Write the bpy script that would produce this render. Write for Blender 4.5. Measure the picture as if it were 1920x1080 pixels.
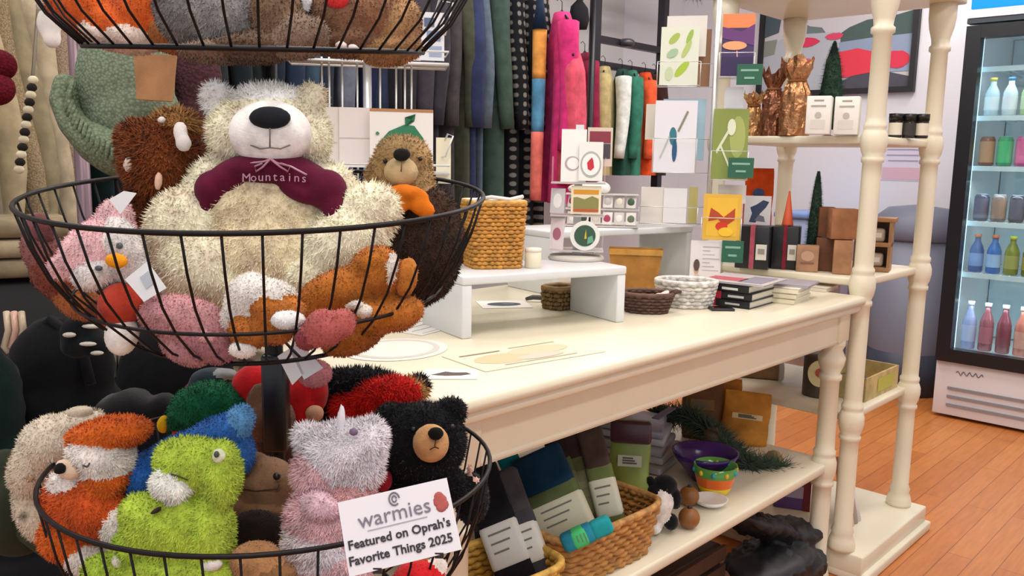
import bpy, bmesh, math, random
import numpy as np
from mathutils import Vector, Matrix, noise as mnoise
for o in list(bpy.data.objects): bpy.data.objects.remove(o)
random.seed(7); RNG=np.random.default_rng(7)
sc=bpy.context.scene
PI=math.pi
# ---------------------------------------------------------------- camera
F_=1600.0; H_=1.15; PITCH=math.atan((540-300)/F_); ROLL=.02
fw=np.array([0,math.cos(PITCH),-math.sin(PITCH)]); r0=np.array([1.,0,0]); u0=np.array([0,math.sin(PITCH),math.cos(PITCH)])
RT=math.cos(ROLL)*r0+math.sin(ROLL)*u0; UP=math.cos(ROLL)*u0-math.sin(ROLL)*r0
CAMP=np.array([0,0,H_])
cd=bpy.data.cameras.new('camera'); cam=bpy.data.objects.new('camera',cd); sc.collection.objects.link(cam)
cd.sensor_width=36; cd.lens=F_/1920*36; cd.clip_start=.05
cam.matrix_world=Matrix(((RT[0],UP[0],-fw[0],0),(RT[1],UP[1],-fw[1],0),(RT[2],UP[2],-fw[2],H_),(0,0,0,1)))
sc.camera=cam
# ---------------------------------------------------------------- world, exposure (daylight comes in through the open shop front behind the camera)
w=bpy.data.worlds.new('daylight'); sc.world=w; w.use_nodes=True
w.node_tree.nodes['Background'].inputs[0].default_value=(.86,.93,1,1); w.node_tree.nodes['Background'].inputs[1].default_value=1.25
sc.view_settings.view_transform='Standard'; sc.view_settings.look='None'; sc.view_settings.gamma=1
sc.view_settings.use_curve_mapping=False; sc.view_settings.exposure=-0.37
# ---------------------------------------------------------------- frame of the table: s along it, t across it
HA=math.radians(43.3); UU=np.array([math.sin(HA),math.cos(HA)]); VV=np.array([-math.cos(HA),math.sin(HA)]); A0=np.array([.9375,2.27])
ROT=PI/2-HA
def W(s,t,z): q=A0+s*UU+t*VV; return np.array([q[0],q[1],z])
def ray(x,y): return fw+RT*(x-960)/F_-UP*(y-540)/F_
def Pd(x,y,d): return CAMP+ray(x,y)*d
def Pz(x,y,z): d=ray(x,y); return CAMP+d*((z-H_)/d[2])
def dep(p): return float((np.array(p,float)-CAMP)@fw)
def face(p): return -math.atan2(p[0],p[1])        # yaw that turns local -y to the visitor
# ---------------------------------------------------------------- ceiling lamps (fluorescent panels of the shop, plus one added for the end wall)
def area(name,loc,sx,sy,e,col,rz=0):
    l=bpy.data.lights.new(name,'AREA'); l.shape='RECTANGLE'; l.size=sx; l.size_y=sy; l.energy=e; l.color=col
    o=bpy.data.objects.new(name,l); sc.collection.objects.link(o); o.location=loc; o.rotation_euler=(0,0,rz); return o
LAMPS=[(2.0,.3),(-2.2,-.4),(-.6,-.4),(1.1,-.4),(-2.2,1.1),(-.6,1.1),(1.1,1.1),(-3.2,-1.6),(-1.2,-1.6)]  # first panel is an unseen extra, added to brighten the end wall
for s,t in LAMPS:
    p=W(s,t,2.66); area('ceiling_lamp',p,1.1,.28,19 if s<1 else 22,(1,.96,.92),ROT)
# ---------------------------------------------------------------- materials
_m={}
def lin(h):
    h=h.lstrip('#'); c=[int(h[i:i+2],16)/255 for i in (0,2,4)]
    return tuple((x/12.92 if x<=.04045 else ((x+.055)/1.055)**2.4) for x in c)
def M(h,kind='plain',rough=None):
    key=(h,kind,rough)
    if key in _m: return _m[key]
    m=bpy.data.materials.new(kind+'_'+h.strip('#')); _m[key]=m; m.use_nodes=True
    nt=m.node_tree; N=nt.nodes; L=nt.links; b=N['Principled BSDF']; c=lin(h)
    b.inputs['Base Color'].default_value=(*c,1)
    D={'plain':.55,'fur':.95,'fabric':.9,'plastic':.35,'metal':.4,'paper':.75,'wood':.45,'wicker':.6,'paint':.32,'foil':.25,'glass':.05,'emit':.5,'plaid':.9,'knit':.95,'spots':.95,'kraft':.8}
    b.inputs['Roughness'].default_value=rough if rough is not None else D.get(kind,.5)
    def tex(kind_,scale,**k):
        t=N.new('ShaderNodeTexNoise' if kind_=='n' else 'ShaderNodeTexWave' if kind_=='w' else 'ShaderNodeTexVoronoi')
        t.inputs['Scale'].default_value=scale
        for a,v in k.items(): t.inputs[a].default_value=v
        tc=N.new('ShaderNodeTexCoord'); L.new(tc.outputs['Object'],t.inputs['Vector']); return t
    def mix(fac,c1,c2,lo=.35,hi=.65):
        r=N.new('ShaderNodeValToRGB'); r.color_ramp.elements[0].position=lo; r.color_ramp.elements[1].position=hi
        r.color_ramp.elements[0].color=(*c1,1); r.color_ramp.elements[1].color=(*c2,1); L.new(fac,r.inputs[0]); L.new(r.outputs[0],b.inputs['Base Color']); return r
    def bump(fac,st,dist=.002):
        bp=N.new('ShaderNodeBump'); bp.inputs['Strength'].default_value=st; bp.inputs['Distance'].default_value=dist
        L.new(fac,bp.inputs['Height']); L.new(bp.outputs[0],b.inputs['Normal'])
    dk=tuple(x*.78 for x in c); br=tuple(min(1,x*1.12) for x in c)
    if kind in('fur','fabric','knit','plaid'): b.inputs['Specular IOR Level'].default_value=.12
    if kind in('fur','fabric','kraft'):
        t=tex('n',60 if kind=='fur' else 25,Detail=4.); mix(t.outputs['Fac'],dk,br)
        t2=tex('n',500 if kind=='fur' else 900,Detail=2.); bump(t2.outputs['Fac'],.5,.001)
        if kind!='kraft': b.inputs['Sheen Weight'].default_value=.15 if kind=='fur' else .05
    elif kind=='knit':
        t=tex('v',260); mix(t.outputs['Distance'],br,tuple(x*.62 for x in c),.1,.75); bump(t.outputs['Distance'],.6,.002); t.feature='F1'
    elif kind=='plaid':
        a=tex('w',9,Distortion=.3); a.bands_direction='Z'; q=tex('w',11,Distortion=.3); q.bands_direction='Y'
        mm=N.new('ShaderNodeMath'); mm.operation='MULTIPLY'; L.new(a.outputs['Fac'],mm.inputs[0]); L.new(q.outputs['Fac'],mm.inputs[1])
        mix(mm.outputs[0],(.012,.013,.016),(.22,.21,.19),.3,.6)
    elif kind=='spots':
        t=tex('v',38); mix(t.outputs['Distance'],(.16,.13,.10),c,.18,.34)
    elif kind=='wood':
        t=tex('n',14,Detail=6.,Distortion=1.2); mix(t.outputs['Fac'],tuple(x*.65 for x in c),br,.3,.7)
    elif kind=='wicker':
        t=tex('n',70,Detail=3.); mix(t.outputs['Fac'],tuple(x*.6 for x in c),br,.3,.65)
    elif kind=='metal': b.inputs['Metallic'].default_value=.6
    elif kind=='foil': b.inputs['Metallic'].default_value=.85; t=tex('n',30,Detail=3.); bump(t.outputs['Fac'],1,.01)
    elif kind=='paint':
        t=tex('n',6,Detail=3.); mix(t.outputs['Fac'],tuple(x*.94 for x in c),c,.3,.7)
    elif kind=='glass':
        b.inputs['Transmission Weight'].default_value=1.; b.inputs['IOR'].default_value=1.3
    elif kind=='clear':
        b.inputs['Roughness'].default_value=.05; b.inputs['Alpha'].default_value=.18; b.inputs['IOR'].default_value=1.45
    elif kind=='emit':
        b.inputs['Emission Color'].default_value=(*c,1); b.inputs['Emission Strength'].default_value=1.6
    return m
def floor_mat():
    m=bpy.data.materials.new('hardwood_floor'); m.use_nodes=True; nt=m.node_tree; N=nt.nodes; L=nt.links; b=N['Principled BSDF']
    tc=N.new('ShaderNodeTexCoord'); mp=N.new('ShaderNodeMapping'); mp.inputs['Rotation'].default_value=(0,0,0)
    L.new(tc.outputs['Object'],mp.inputs['Vector'])
    br=N.new('ShaderNodeTexBrick'); br.inputs['Scale'].default_value=1; br.inputs['Brick Width'].default_value=.9; br.inputs['Row Height'].default_value=.07
    br.inputs['Mortar Size'].default_value=.0012; br.inputs['Color1'].default_value=(*lin('c67c3e'),1); br.inputs['Color2'].default_value=(*lin('b86c30'),1)
    br.inputs['Mortar'].default_value=(*lin('8a4a20'),1); L.new(mp.outputs[0],br.inputs['Vector'])
    n=N.new('ShaderNodeTexNoise'); n.inputs['Scale'].default_value=9; n.inputs['Detail'].default_value=6
    m2=N.new('ShaderNodeMapping'); m2.inputs['Scale'].default_value=(1,9,1); L.new(mp.outputs[0],m2.inputs['Vector']); L.new(m2.outputs[0],n.inputs['Vector'])
    mx=N.new('ShaderNodeMix'); mx.data_type='RGBA'; mx.blend_type='OVERLAY'; mx.inputs['Factor'].default_value=.3
    L.new(br.outputs['Color'],mx.inputs['A']); L.new(n.outputs['Fac'],mx.inputs['B']); L.new(mx.outputs['Result'],b.inputs['Base Color'])
    b.inputs['Roughness'].default_value=.38; return m
def glass_mat():
    m=bpy.data.materials.new('door_glass'); m.use_nodes=True; nt=m.node_tree; N=nt.nodes; L=nt.links; N.remove(N['Principled BSDF'])
    a=N.new('ShaderNodeBsdfTransparent'); g=N.new('ShaderNodeBsdfGlossy'); g.inputs['Roughness'].default_value=.03; x=N.new('ShaderNodeMixShader'); x.inputs[0].default_value=.05
    a.inputs[0].default_value=(.93,.98,.99,1); L.new(a.outputs[0],x.inputs[1]); L.new(g.outputs[0],x.inputs[2]); L.new(x.outputs[0],N['Material Output'].inputs[0]); return m
# ---------------------------------------------------------------- mesh building
class MB:
    def __init__(s): s.v=[]; s.f=[]; s.mi=[]; s.sm=[]
    def add(s,vs,fs,mi=0,smooth=True):
        b=len(s.v); s.v+= [tuple(map(float,p)) for p in vs]; s.f+=[tuple(i+b for i in f) for f in fs]; s.mi+=[mi]*len(fs); s.sm+=[smooth]*len(fs); return s
    def box(s,c,d,rz=0,mi=0,rx=0,ry=0,bev=0):
        hx,hy,hz=d[0]/2,d[1]/2,d[2]/2
        R=Matrix.Rotation(rz,3,'Z')@Matrix.Rotation(ry,3,'Y')@Matrix.Rotation(rx,3,'X')
        if bev>0:
            bm=bmesh.new(); bmesh.ops.create_cube(bm,size=1)
            for v in bm.verts: v.co=Vector((v.co.x*d[0],v.co.y*d[1],v.co.z*d[2]))
            bmesh.ops.bevel(bm,geom=bm.edges[:],offset=bev,segments=2,affect='EDGES',profile=.5)
            vs=[R@v.co+Vector(c) for v in bm.verts]; fs=[[v.index for v in f.verts] for f in bm.faces]; bm.free()
            return s.add(vs,fs,mi,True)
        P=[(-hx,-hy,-hz),(hx,-hy,-hz),(hx,hy,-hz),(-hx,hy,-hz),(-hx,-hy,hz),(hx,-hy,hz),(hx,hy,hz),(-hx,hy,hz)]
        return s.add([R@Vector(p)+Vector(c) for p in P],[(0,3,2,1),(4,5,6,7),(0,1,5,4),(1,2,6,5),(2,3,7,6),(3,0,4,7)],mi,False)
    def tube(s,pts,r,n=6,closed=False,mi=0,cap=True):
        P=[Vector(p) for p in pts]; k=len(P); vs=[];ref=None
        for i in range(k):
            t=(P[(i+1)%k]-P[i-1]) if closed else (P[min(i+1,k-1)]-P[max(i-1,0)])
            if t.length<1e-9: t=Vector((0,0,1))
            t.normalize()
            if ref is None:
                ref=Vector((0,0,1)) if abs(t.z)<.9 else Vector((1,0,0))
            a=(ref-t*ref.dot(t)); 
            if a.length<1e-6: a=t.orthogonal()
            a.normalize(); ref=a; b=t.cross(a); rr=r[i] if hasattr(r,'__len__') else r
            for j in range(n):
                q=2*PI*j/n; vs.append(P[i]+(a*math.cos(q)+b*math.sin(q))*rr)
        fs=[]
        for i in range(k if closed else k-1):
            i2=(i+1)%k
            for j in range(n): fs.append((i*n+j,i*n+(j+1)%n,i2*n+(j+1)%n,i2*n+j))
        if cap and not closed: fs.append(tuple(range(n))[::-1]); fs.append(tuple((k-1)*n+j for j in range(n)))
        return s.add(vs,fs,mi)
    def lathe(s,prof,c=(0,0,0),n=24,mi=0,sx=1,sy=1,cap=True):
        vs=[];fs=[];k=len(prof)
        for r,z in prof:
            for j in range(n): q=2*PI*j/n; vs.append((c[0]+r*sx*math.cos(q),c[1]+r*sy*math.sin(q),c[2]+z))
        for i in range(k-1):
            for j in range(n): fs.append((i*n+j,i*n+(j+1)%n,(i+1)*n+(j+1)%n,(i+1)*n+j))
        if cap: fs.append(tuple(range(n))[::-1]); fs.append(tuple((k-1)*n+j for j in range(n)))
        return s.add(vs,fs,mi)
    def ball(s,c,r,R=None,sub=3,mi=0):
        bm=bmesh.new(); bmesh.ops.create_icosphere(bm,subdivisions=sub,radius=1)
        r=(r,r,r) if not hasattr(r,'__len__') else r
        R=R or Matrix.Identity(3)
        vs=[R@Vector((v.co.x*r[0],v.co.y*r[1],v.co.z*r[2]))+Vector(c) for v in bm.verts]; fs=[[v.index for v in f.verts] for f in bm.faces]; bm.free()
        return s.add(vs,fs,mi)
    def poly(s,pts,th=(0,.001,0),mi=0):   # flat outline with a real thickness
        k=len(pts); P=[Vector(p) for p in pts]; T=Vector(th)
        return s.add(P+[p+T for p in P],[tuple(range(k)),tuple(range(2*k-1,k-1,-1))]+[(i,i+k,(i+1)%k+k,(i+1)%k) for i in range(k)],mi,False)
    def build(s,name,mats,parent=None,loc=None,smooth=True):
        me=bpy.data.meshes.new(name); V=s.v
        if parent is not None and loc is not None: pass
        me.from_pydata(V,[],s.f); 
        mats=mats if isinstance(mats,(list,tuple)) else [mats]
        for m in mats: me.materials.append(m)
        me.polygons.foreach_set('material_index',s.mi); me.polygons.foreach_set('use_smooth',s.sm if smooth else [False]*len(s.sm)); me.update()
        o=bpy.data.objects.new(name,me); sc.collection.objects.link(o)
        if parent is not None: o.parent=parent
        return o
def tag(o,label,cat=None,group=None):
    o['label']=label
    if cat: o['category']=cat
    if group: o['group']=group
    return o
def thing(name,label,cat,loc=(0,0,0),rz=0,group=None):
    o=bpy.data.objects.new(name,None); sc.collection.objects.link(o); o.location=tuple(map(float,loc)); o.rotation_euler=(0,0,rz); o.empty_display_size=.05
    return tag(o,label,cat,group)
def struct(o): o['kind']='structure'; return o
def at(o,loc,rz=0): o.location=tuple(map(float,loc)); o.rotation_euler=(0,0,rz); return o
def copy_tree(o,loc,rz,label=None):
    c=o.copy(); sc.collection.objects.link(c); c.location=tuple(map(float,loc)); c.rotation_euler=(0,0,rz)
    if label: c['label']=label
    for ch in o.children:
        d=ch.copy(); sc.collection.objects.link(d); d.parent=c
        for g in ch.children:
            e=g.copy(); sc.collection.objects.link(e); e.parent=d
    return c
def text(parent,s,mat,size,loc,rot,name='lettering',align='CENTER',ext=.0003,bend=None,off=0.0):
    c=bpy.data.curves.new('txt','FONT'); c.body=s; c.size=size; c.align_x=align; c.extrude=ext; c.offset=off; c.resolution_u=2
    t=bpy.data.objects.new('txt',c); sc.collection.objects.link(t); dg=bpy.context.evaluated_depsgraph_get()
    me=bpy.data.meshes.new_from_object(t.evaluated_get(dg)); bpy.data.objects.remove(t); me.materials.clear(); me.materials.append(mat)
    if bend: bend(me)
    o=bpy.data.objects.new(name,me); sc.collection.objects.link(o); o.parent=parent; o.location=loc; o.rotation_euler=rot; return o
# ---------------------------------------------------------------- plush toys
CAMR=Matrix(((RT[0],UP[0],-fw[0]),(RT[1],UP[1],-fw[1]),(RT[2],UP[2],-fw[2])))
def blobs_world(D,bl):
    out=[]
    for b in bl:
        x,y,dz,rx,ry,rz=b[:6]; rot=b[6] if len(b)>6 else 0; mi=b[7] if len(b)>7 else 0
        k=D/F_; d=D-dz*k; c=Pd(x,y,d); R=CAMR@Matrix.Rotation(-math.radians(rot),3,'Z')
        out.append((Vector(c),(rx*k,ry*k,rz*k),R,mi))
    return out
def soft(name,D,bl,mats,parent,loc,vox=.0035,fur=0,n=0,smooth=4,wid=.0012,droop=.35,lump=0):
    B=blobs_world(D,bl); mb=MB()
    for c,r,R,mi in B: mb.ball(c,r,R,3)
    tmp=mb.build('tmp',[]); me0=tmp.data
    m=tmp.modifiers.new('r','REMESH'); m.mode='VOXEL'; m.voxel_size=vox
    m=tmp.modifiers.new('s','SMOOTH'); m.iterations=smooth; m.factor=.6
    dg=bpy.context.evaluated_depsgraph_get(); dg.update(); me=bpy.data.meshes.new_from_object(tmp.evaluated_get(dg))
    bpy.data.objects.remove(tmp)
    nv=len(me.vertices); V=np.empty(nv*3); me.vertices.foreach_get('co',V); V=V.reshape(-1,3)
    NV=np.empty(nv*3); me.vertices.foreach_get('normal',NV) ; NV=NV.reshape(-1,3)
    faces=[tuple(p.vertices) for p in me.polygons]
    if lump:
        q=np.array([mnoise.noise(Vector(p)*45) for p in V]); V=V+NV*(q*lump)[:,None]
    # colour areas: each face takes the colour of the pad it belongs to
    cen=np.array([V[list(f)].mean(0) for f in faces]); best=np.full(len(faces),1e9); mi=np.zeros(len(faces),int)
    for c,r,R,k in B:
        q=(cen-np.array(c))@np.array(R); d=np.sqrt(((q/np.array(r))**2).sum(1)); 
        sel=d-.0015*k<best; best[sel]=d[sel]; mi[sel]=k
    bpy.data.meshes.remove(me)
    allV=[V]; F2=list(faces); MI=list(mi); 
    BN=list(NV)
    if fur and n:
        fur=fur*.72; wid=wid*.72; n=int(n*1.7)
        fa=np.array([np.linalg.norm(np.cross(V[f[1]]-V[f[0]],V[f[2]]-V[f[0]])) for f in faces]); p=fa/fa.sum()
        idx=RNG.choice(len(faces),n,p=p); w4=RNG.random((n,3)); w4/=w4.sum(1)[:,None]
        tri=np.array([faces[i][:3] for i in idx]); base=(V[tri]*w4[:,:,None]).sum(1)
        nn=(NV[tri]*w4[:,:,None]).sum(1); nn/=np.linalg.norm(nn,axis=1)[:,None]+1e-9
        dr=nn*.75+RNG.normal(0,.50,(n,3))+np.array([0,0,-droop]); dr/=np.linalg.norm(dr,axis=1)[:,None]
        Ln=fur*(.5+.8*RNG.random(n)); sd=np.cross(dr,nn+RNG.normal(0,.12,(n,3))); sd/=np.linalg.norm(sd,axis=1)[:,None]+1e-9
        base=base-nn*.001
        tv=np.stack([base-sd*wid,base+sd*wid,base+dr*Ln[:,None]],1).reshape(-1,3)
        bn=np.cross(sd,dr); bn/=np.linalg.norm(bn,axis=1)[:,None]+1e-9; bn=bn+nn*.6; BN+=list(np.repeat(bn/np.linalg.norm(bn,axis=1)[:,None],3,axis=0)); o=len(V); allV.append(tv); F2+= [(o+3*i,o+3*i+1,o+3*i+2) for i in range(n)]; MI+=[mi[i] for i in idx]
    VV_=np.vstack(allV)-np.array(loc)
    me=bpy.data.meshes.new(name); me.from_pydata(VV_.tolist(),[],F2)
    for m in mats: me.materials.append(m)
    me.polygons.foreach_set('material_index',[int(x) for x in MI]); me.polygons.foreach_set('use_smooth',[True]*len(F2)); me.update(); me.normals_split_custom_set_from_vertices([tuple(x) for x in BN])
    ob=bpy.data.objects.new(name,me); sc.collection.objects.link(ob); ob.parent=parent; return ob
def hard(name,D,bl,mat,parent,loc):
    mb=MB()
    for c,r,R,mi in blobs_world(D,bl): mb.ball(c-Vector(loc),r,R,3)
    return mb.build(name,mat,parent)
def plush(name,label,D,base,cols,body,parts=(),fur=.006,n=6000,cat='plush toy',group=None,vox=.0035,lump=0,wid=.0012):
    loc=Pd(base[0],base[1],D); t=thing(name,label,cat,loc,0,group)
    soft('body',D,body,[M(c,'fur') if isinstance(c,str) else c for c in cols],t,loc,vox,fur,n,lump=lump,wid=wid)
    for p in parts:
        nm,kind,col,bl=p[:4]
        if kind=='h': hard(nm,D,bl,M(col,'plastic'),t,loc)
        elif kind=='s': soft(nm,D,bl,[M(col,'fabric')],t,loc,.0025,0,0)
        elif kind=='f': soft(nm,D,bl,[M(col,'fur')],t,loc,.003,p[4] if len(p)>4 else .004,p[5] if len(p)>5 else 1500)
        elif kind=='l':   # stitched line
            mb=MB(); mb.tube([Pd(x,y,D-dz*D/F_)-loc for x,y,dz in bl],.0007,5); mb.build(nm,M(col,'fabric'),t)
        elif kind=='c':   # cards and tags, flat but with paper thickness: list of (x,y,dz) corners
            mb=MB(); mb.poly([Pd(x,y,D-dz*D/F_)-loc for x,y,dz in bl],tuple(fw*.0006)); mb.build(nm,M(col,'paper'),t)
    return t
# ================================================================= THE ROOM
def slab(name,s0,s1,t0,t1,z0,z1,mat):
    mb=MB(); c=W((s0+s1)/2,(t0+t1)/2,(z0+z1)/2); mb.box((0,0,0),(s1-s0,t1-t0,z1-z0)); o=mb.build(name,mat); at(o,c,ROT); return struct(o)
IV=M('#e8e1c9','paint'); WALLM=M('#e4e3ea','plain',.8)
SB=2.75; TB=2.35
fl=MB(); fl.box((0,0,-.05),(8.6,7.2,.1)); fo=fl.build('floor',floor_mat()); at(fo,W(-1.4,-1.15,0),ROT); struct(fo)
fo.rotation_euler=(0,0,ROT)
slab('wall_end',SB,SB+.1,-4.7,TB+.1,0,2.8,WALLM)
slab('wall_back',-5.6,SB,TB,TB+.1,0,2.8,M('#d6d4d8','plain',.8))
slab('ceiling',-5.6,SB+.1,-4.7,TB+.1,2.8,2.9,M('#efeeea','plain',.9))
slab('baseboard_end',SB-.015,SB,-4.7,TB,0,.1,M('#d9d6d2'))
slab('baseboard_back',-5.6,SB-.015,TB-.015,TB,0,.1,M('#d9d6d2'))
for i,(s,t) in enumerate(LAMPS):
    l=thing('ceiling_light','white ceiling light panel above the shop, out of frame','ceiling light',W(s,t,2.8),ROT,'ceiling light panels')
    mb=MB(); 
    for (x,y,a,b) in((0,-.16,1.2,.02),(0,.16,1.2,.02),(-.59,0,.02,.3),(.59,0,.02,.3)): mb.box((x,y,-.04),(a,b,.08))
    mb.build('frame',M('#e8e8e8'),l)
    mb=MB(); mb.box((0,0,-.02),(1.16,.3,.02)); mb.build('diffuser',M('#fff6e8','emit'),l)
def shp(px,D,z): p=Pd(px,400,D); d=ray(px,400); q=d[:2]/np.linalg.norm(d[:2]); p=Pd(px,400,D); p[2]=z; return p
# ================================================================= TABLE
ZT=.808
def leg_profile(h,base=0):
    # turned leg: foot, rings, tapering shaft, bead, bulb, neck
    z=.338
    return [(.036,0),(.038,.010),(.033,.03),(.028,.045),(.031,.055),(.025,.07),(.0255,z-.10),(.0255,z-.062),(.030,z-.058),(.030,z-.048),(.0265,z-.043),(.031,z-.030),(.034,z-.010),(.034,z+.008),(.030,z+.022),(.028,z+.026),(.030,z+.031),(.030,z+.040),(.0255,z+.046),(.0255,z+.07),(.0245,h-.115),(.030,h-.110),(.030,h-.098),(.024,h-.092),(.033,h-.07),(.036,h-.05),(.026,h-.028),(.033,h-.015),(.033,h)]
tb=thing('display_table','long cream painted display table with turned legs and a lower shelf','table',W(-.75,.365,0),ROT)
TL=1.5; TW=.77
mb=MB()
for (z0,z1,e) in((.79,.808,0),(.776,.792,.004)): pass
mb.box((0,0,.796),(TL,TW,.024),bev=.010); mb.box((0,0,.776),(TL-.02,TW-.02,.022),bev=.007)
mb.build('tabletop',IV,tb)
mb=MB()
for sg in(-1,1):
    mb.box((0,sg*(TW/2-.05),.725),(TL-.12,.02,.085)); mb.box((sg*(TL/2-.05),0,.725),(.02,TW-.12,.085))
    mb.box((0,sg*(TW/2-.044),.689),(TL-.14,.012,.012),bev=.004)
mb.build('apron',IV,tb)
for sx in(-1,1):
    for sy in(-1,1):
        mb=MB(); x=sx*(TL/2-.055); y=sy*(TW/2-.062); mb.box((x,y,.73),(.062,.062,.09),bev=.004); mb.lathe(leg_profile(.69),(x,y,0),28); mb.build('leg',IV,tb)
mb=MB(); mb.box((0,0,.334),(TL-.06,TW-.09,.026),bev=.006); mb.build('lower_shelf',IV,tb)
# ================================================================= ETAGERE beyond the table end
ZS=[.085,.46,.838,1.222]
et=thing('open_shelf_stand','tall cream open shelf stand with turned corner posts beyond the table end','shelf stand',W(.245,.235,0),ROT)
ex,ey=.225,.23
for sx in(-1,1):
    for sy in(-1,1):
        pr=[(.036,.08),(.038,.09),(.034,.11),(.028,.125),(.031,.135),(.025,.15)]
        for i,z in enumerate(ZS[1:]):
            pr+=[(.0245,z-.10),(.0245,z-.062),(.029,z-.058),(.029,z-.048),(.0255,z-.043),(.031,z-.030),(.0345,z-.010),(.034,z+.008),(.029,z+.022),(.027,z+.026),(.029,z+.031),(.029,z+.040),(.0245,z+.046),(.0245,z+.06)]
        pr+=[(.0235,1.49),(.030,1.495),(.030,1.507),(.024,1.513),(.026,1.53),(.034,1.56),(.038,1.59),(.038,1.63)]
        mb=MB(); mb.lathe(pr,(sx*ex,sy*ey,0),28); mb.build('post',IV,et)
for z in ZS[1:]+[1.645]:
    mb=MB(); mb.box((0,0,z),(2*ex+(.0 if z<1.6 else .10),2*ey+(.0 if z<1.6 else .10),.022 if z<1.6 else .03),bev=.005); mb.build('shelf',IV,et)
mb=MB(); mb.box((.018,0,.05),(.52,.60,.06),bev=.006); mb.box((.024,0,.015),(.53,.63,.03),bev=.006); mb.build('plinth',IV,et)
# ================================================================= FRIDGE
FX,FT0,FT1=1.93,.352,-.40
fr=thing('drinks_fridge','tall white glass-door drinks fridge with black door frame and blue header','refrigerator',W(FX,(FT0+FT1)/2,0),ROT)
fwid=FT0-FT1; fd=.66   # local: x = depth away (u), y = along v
mb=MB(); zt=2.06
for y in(-fwid/2+.0125,fwid/2-.0125): mb.box((fd/2+.02,y,zt/2+.02),(fd-.0,.025,zt-.04))
mb.box((fd,0,zt/2+.02),(.03,fwid,zt-.04)); mb.box((fd/2+.02,0,zt-.02),(fd,fwid,.04)); mb.box((fd/2+.02,0,.27),(fd,fwid-.05,.04)); mb.box((fd/2+.02,0,1.80),(fd,fwid-.05,.03))
mb.build('cabinet',M('#e9ecef'),fr)
mb=MB(); 
for (y,wd) in((fwid/2-.03,.06),(-fwid/2+.03,.06)): mb.box((-.015,y,1.02),(.06,wd,1.50))
mb.box((-.015,0,.30),(.058,fwid-.1,.06)); mb.box((-.015,0,1.745),(.058,fwid-.1,.055))
d=mb.build('door_frame',M('#17191f','plastic',.3),fr)
mb=MB(); mb.box((-.02,0,1.02),(.006,fwid-.11,1.42)); mb.build('glass_pane',glass_mat(),d)
mb=MB(); mb.tube([(-.07,-fwid/2+.03,.8),(-.08,-fwid/2+.03,.84),(-.08,-fwid/2+.03,1.2),(-.07,-fwid/2+.03,1.24)],.01,8); mb.build('handle',M('#2a2c30','metal'),d)
mb=MB(); mb.box((-.02,0,1.945),(.05,fwid-.02,.21),bev=.004); hd=mb.build('header_sign',M('#0a78e8','emit'),fr)
mb=MB(); mb.box((-.02,0,1.82),(.055,fwid,.035)); mb.box((-.02,0,1.79),(.05,fwid,.02),mi=1); mb.build('header_trim',[M('#dfe3ea','metal'),M('#3a4650')],fr)
mb=MB(); mb.box((-.005,0,.145),(.03,fwid,.26),bev=.004); gp=mb.build('grille_panel',M('#e2e0e4'),fr)
mb=MB()
for z in(.145,.105,.065): mb.box((-.024,-.02,z),(.008,fwid-.08,.012))
mb.build('vent_slot',M('#8b8a90'),gp)
mb=MB(); P=[]
for k in range(60):
    q=k/59*9*PI; P.append((-.0225,fwid/2-.09-.0019*k,.222+.008*math.sin(q)*(1-.3*math.sin(k*.4))))
mb.tube(P,.0018,5); mb.build('script_emblem',M('#6e6f78'),gp)
for y in(-fwid/2+.045,fwid/2-.045):
    mb=MB(); mb.box((.035,y,1.02),(.02,.02,1.40)); mb.build('light_strip',M('#c8f0ff','emit'),fr)
    p=fr.matrix_world
mb=MB(); mb.box((fd-.03,0,1.04),(.01,fwid-.06,1.48)); mb.build('liner',M('#c8dde4'),fr)
FZ=[.315,.675,.912,1.162,1.385,1.60]
for z in FZ[1:]:
    mb=MB(); 
    mb.box((.07,0,z-.008),(.012,fwid-.06,.022)); 
    for k in range(18): mb.tube([(.07,-fwid/2+.04+k*(fwid-.08)/17,z),(fd-.05,-fwid/2+.04+k*(fwid-.08)/17,z)],.003,5)
    mb.build('shelf',M('#cfe6ee','plastic'),fr)
for z in(.36,.9,1.4):
    l=area('fridge_lamp',W(FX+.09,(FT0+FT1)/2,z+.2),.6,.05,1.5,(.78,.95,1),ROT+PI/2)
    
# foot
mb=MB(); 
for y in(-.3,.3):
    for x in(.06,.6): mb=MB(); mb.lathe([(.02,0),(.02,.03)],(x,y,0),10); mb.build('foot',M('#222222'),fr)
def bottle(kind,label,col,capc,h,r,loc,labc,group):
    t=thing('drink_'+kind,label,kind,loc,ROT,group)
    mb=MB()
    if kind=='bottle': mb.lathe([(r*.9,0),(r,.006),(r,h*.58),(r*.8,h*.68),(r*.42,h*.82),(r*.4,h*.93)],n=14)
    else: mb.lathe([(r*.85,0),(r,.008),(r,h-.012),(r*.82,h)],n=14)
    mb.build('body',M(col,'plastic',.2),t)
    mb=MB(); mb.lathe([(r*1.015,h*.16),(r*1.015,h*.50)],n=14,cap=False) if kind=='bottle' else mb.lathe([(r*1.01,h*.12),(r*1.01,h*.85)],n=14,cap=False); mb.build('label_band',M(labc,'paper'),t)
    mb=MB()
    if kind=='bottle': mb.lathe([(r*.5,h*.92),(r*.5,h)],n=12)
    else: mb.lathe([(r*.8,h-.001),(r*.8,h+.003),(.002,h+.003)],n=12)
    mb.build('cap' if kind=='bottle' else 'lid',M(capc,'plastic'),t)
def fcell(shelf,col,x=.13): # column counted from the hinge side (left in the photo)
    return W(FX+x,FT0-.085-col*.073,FZ[shelf]+(.004 if shelf else 0))
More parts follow.
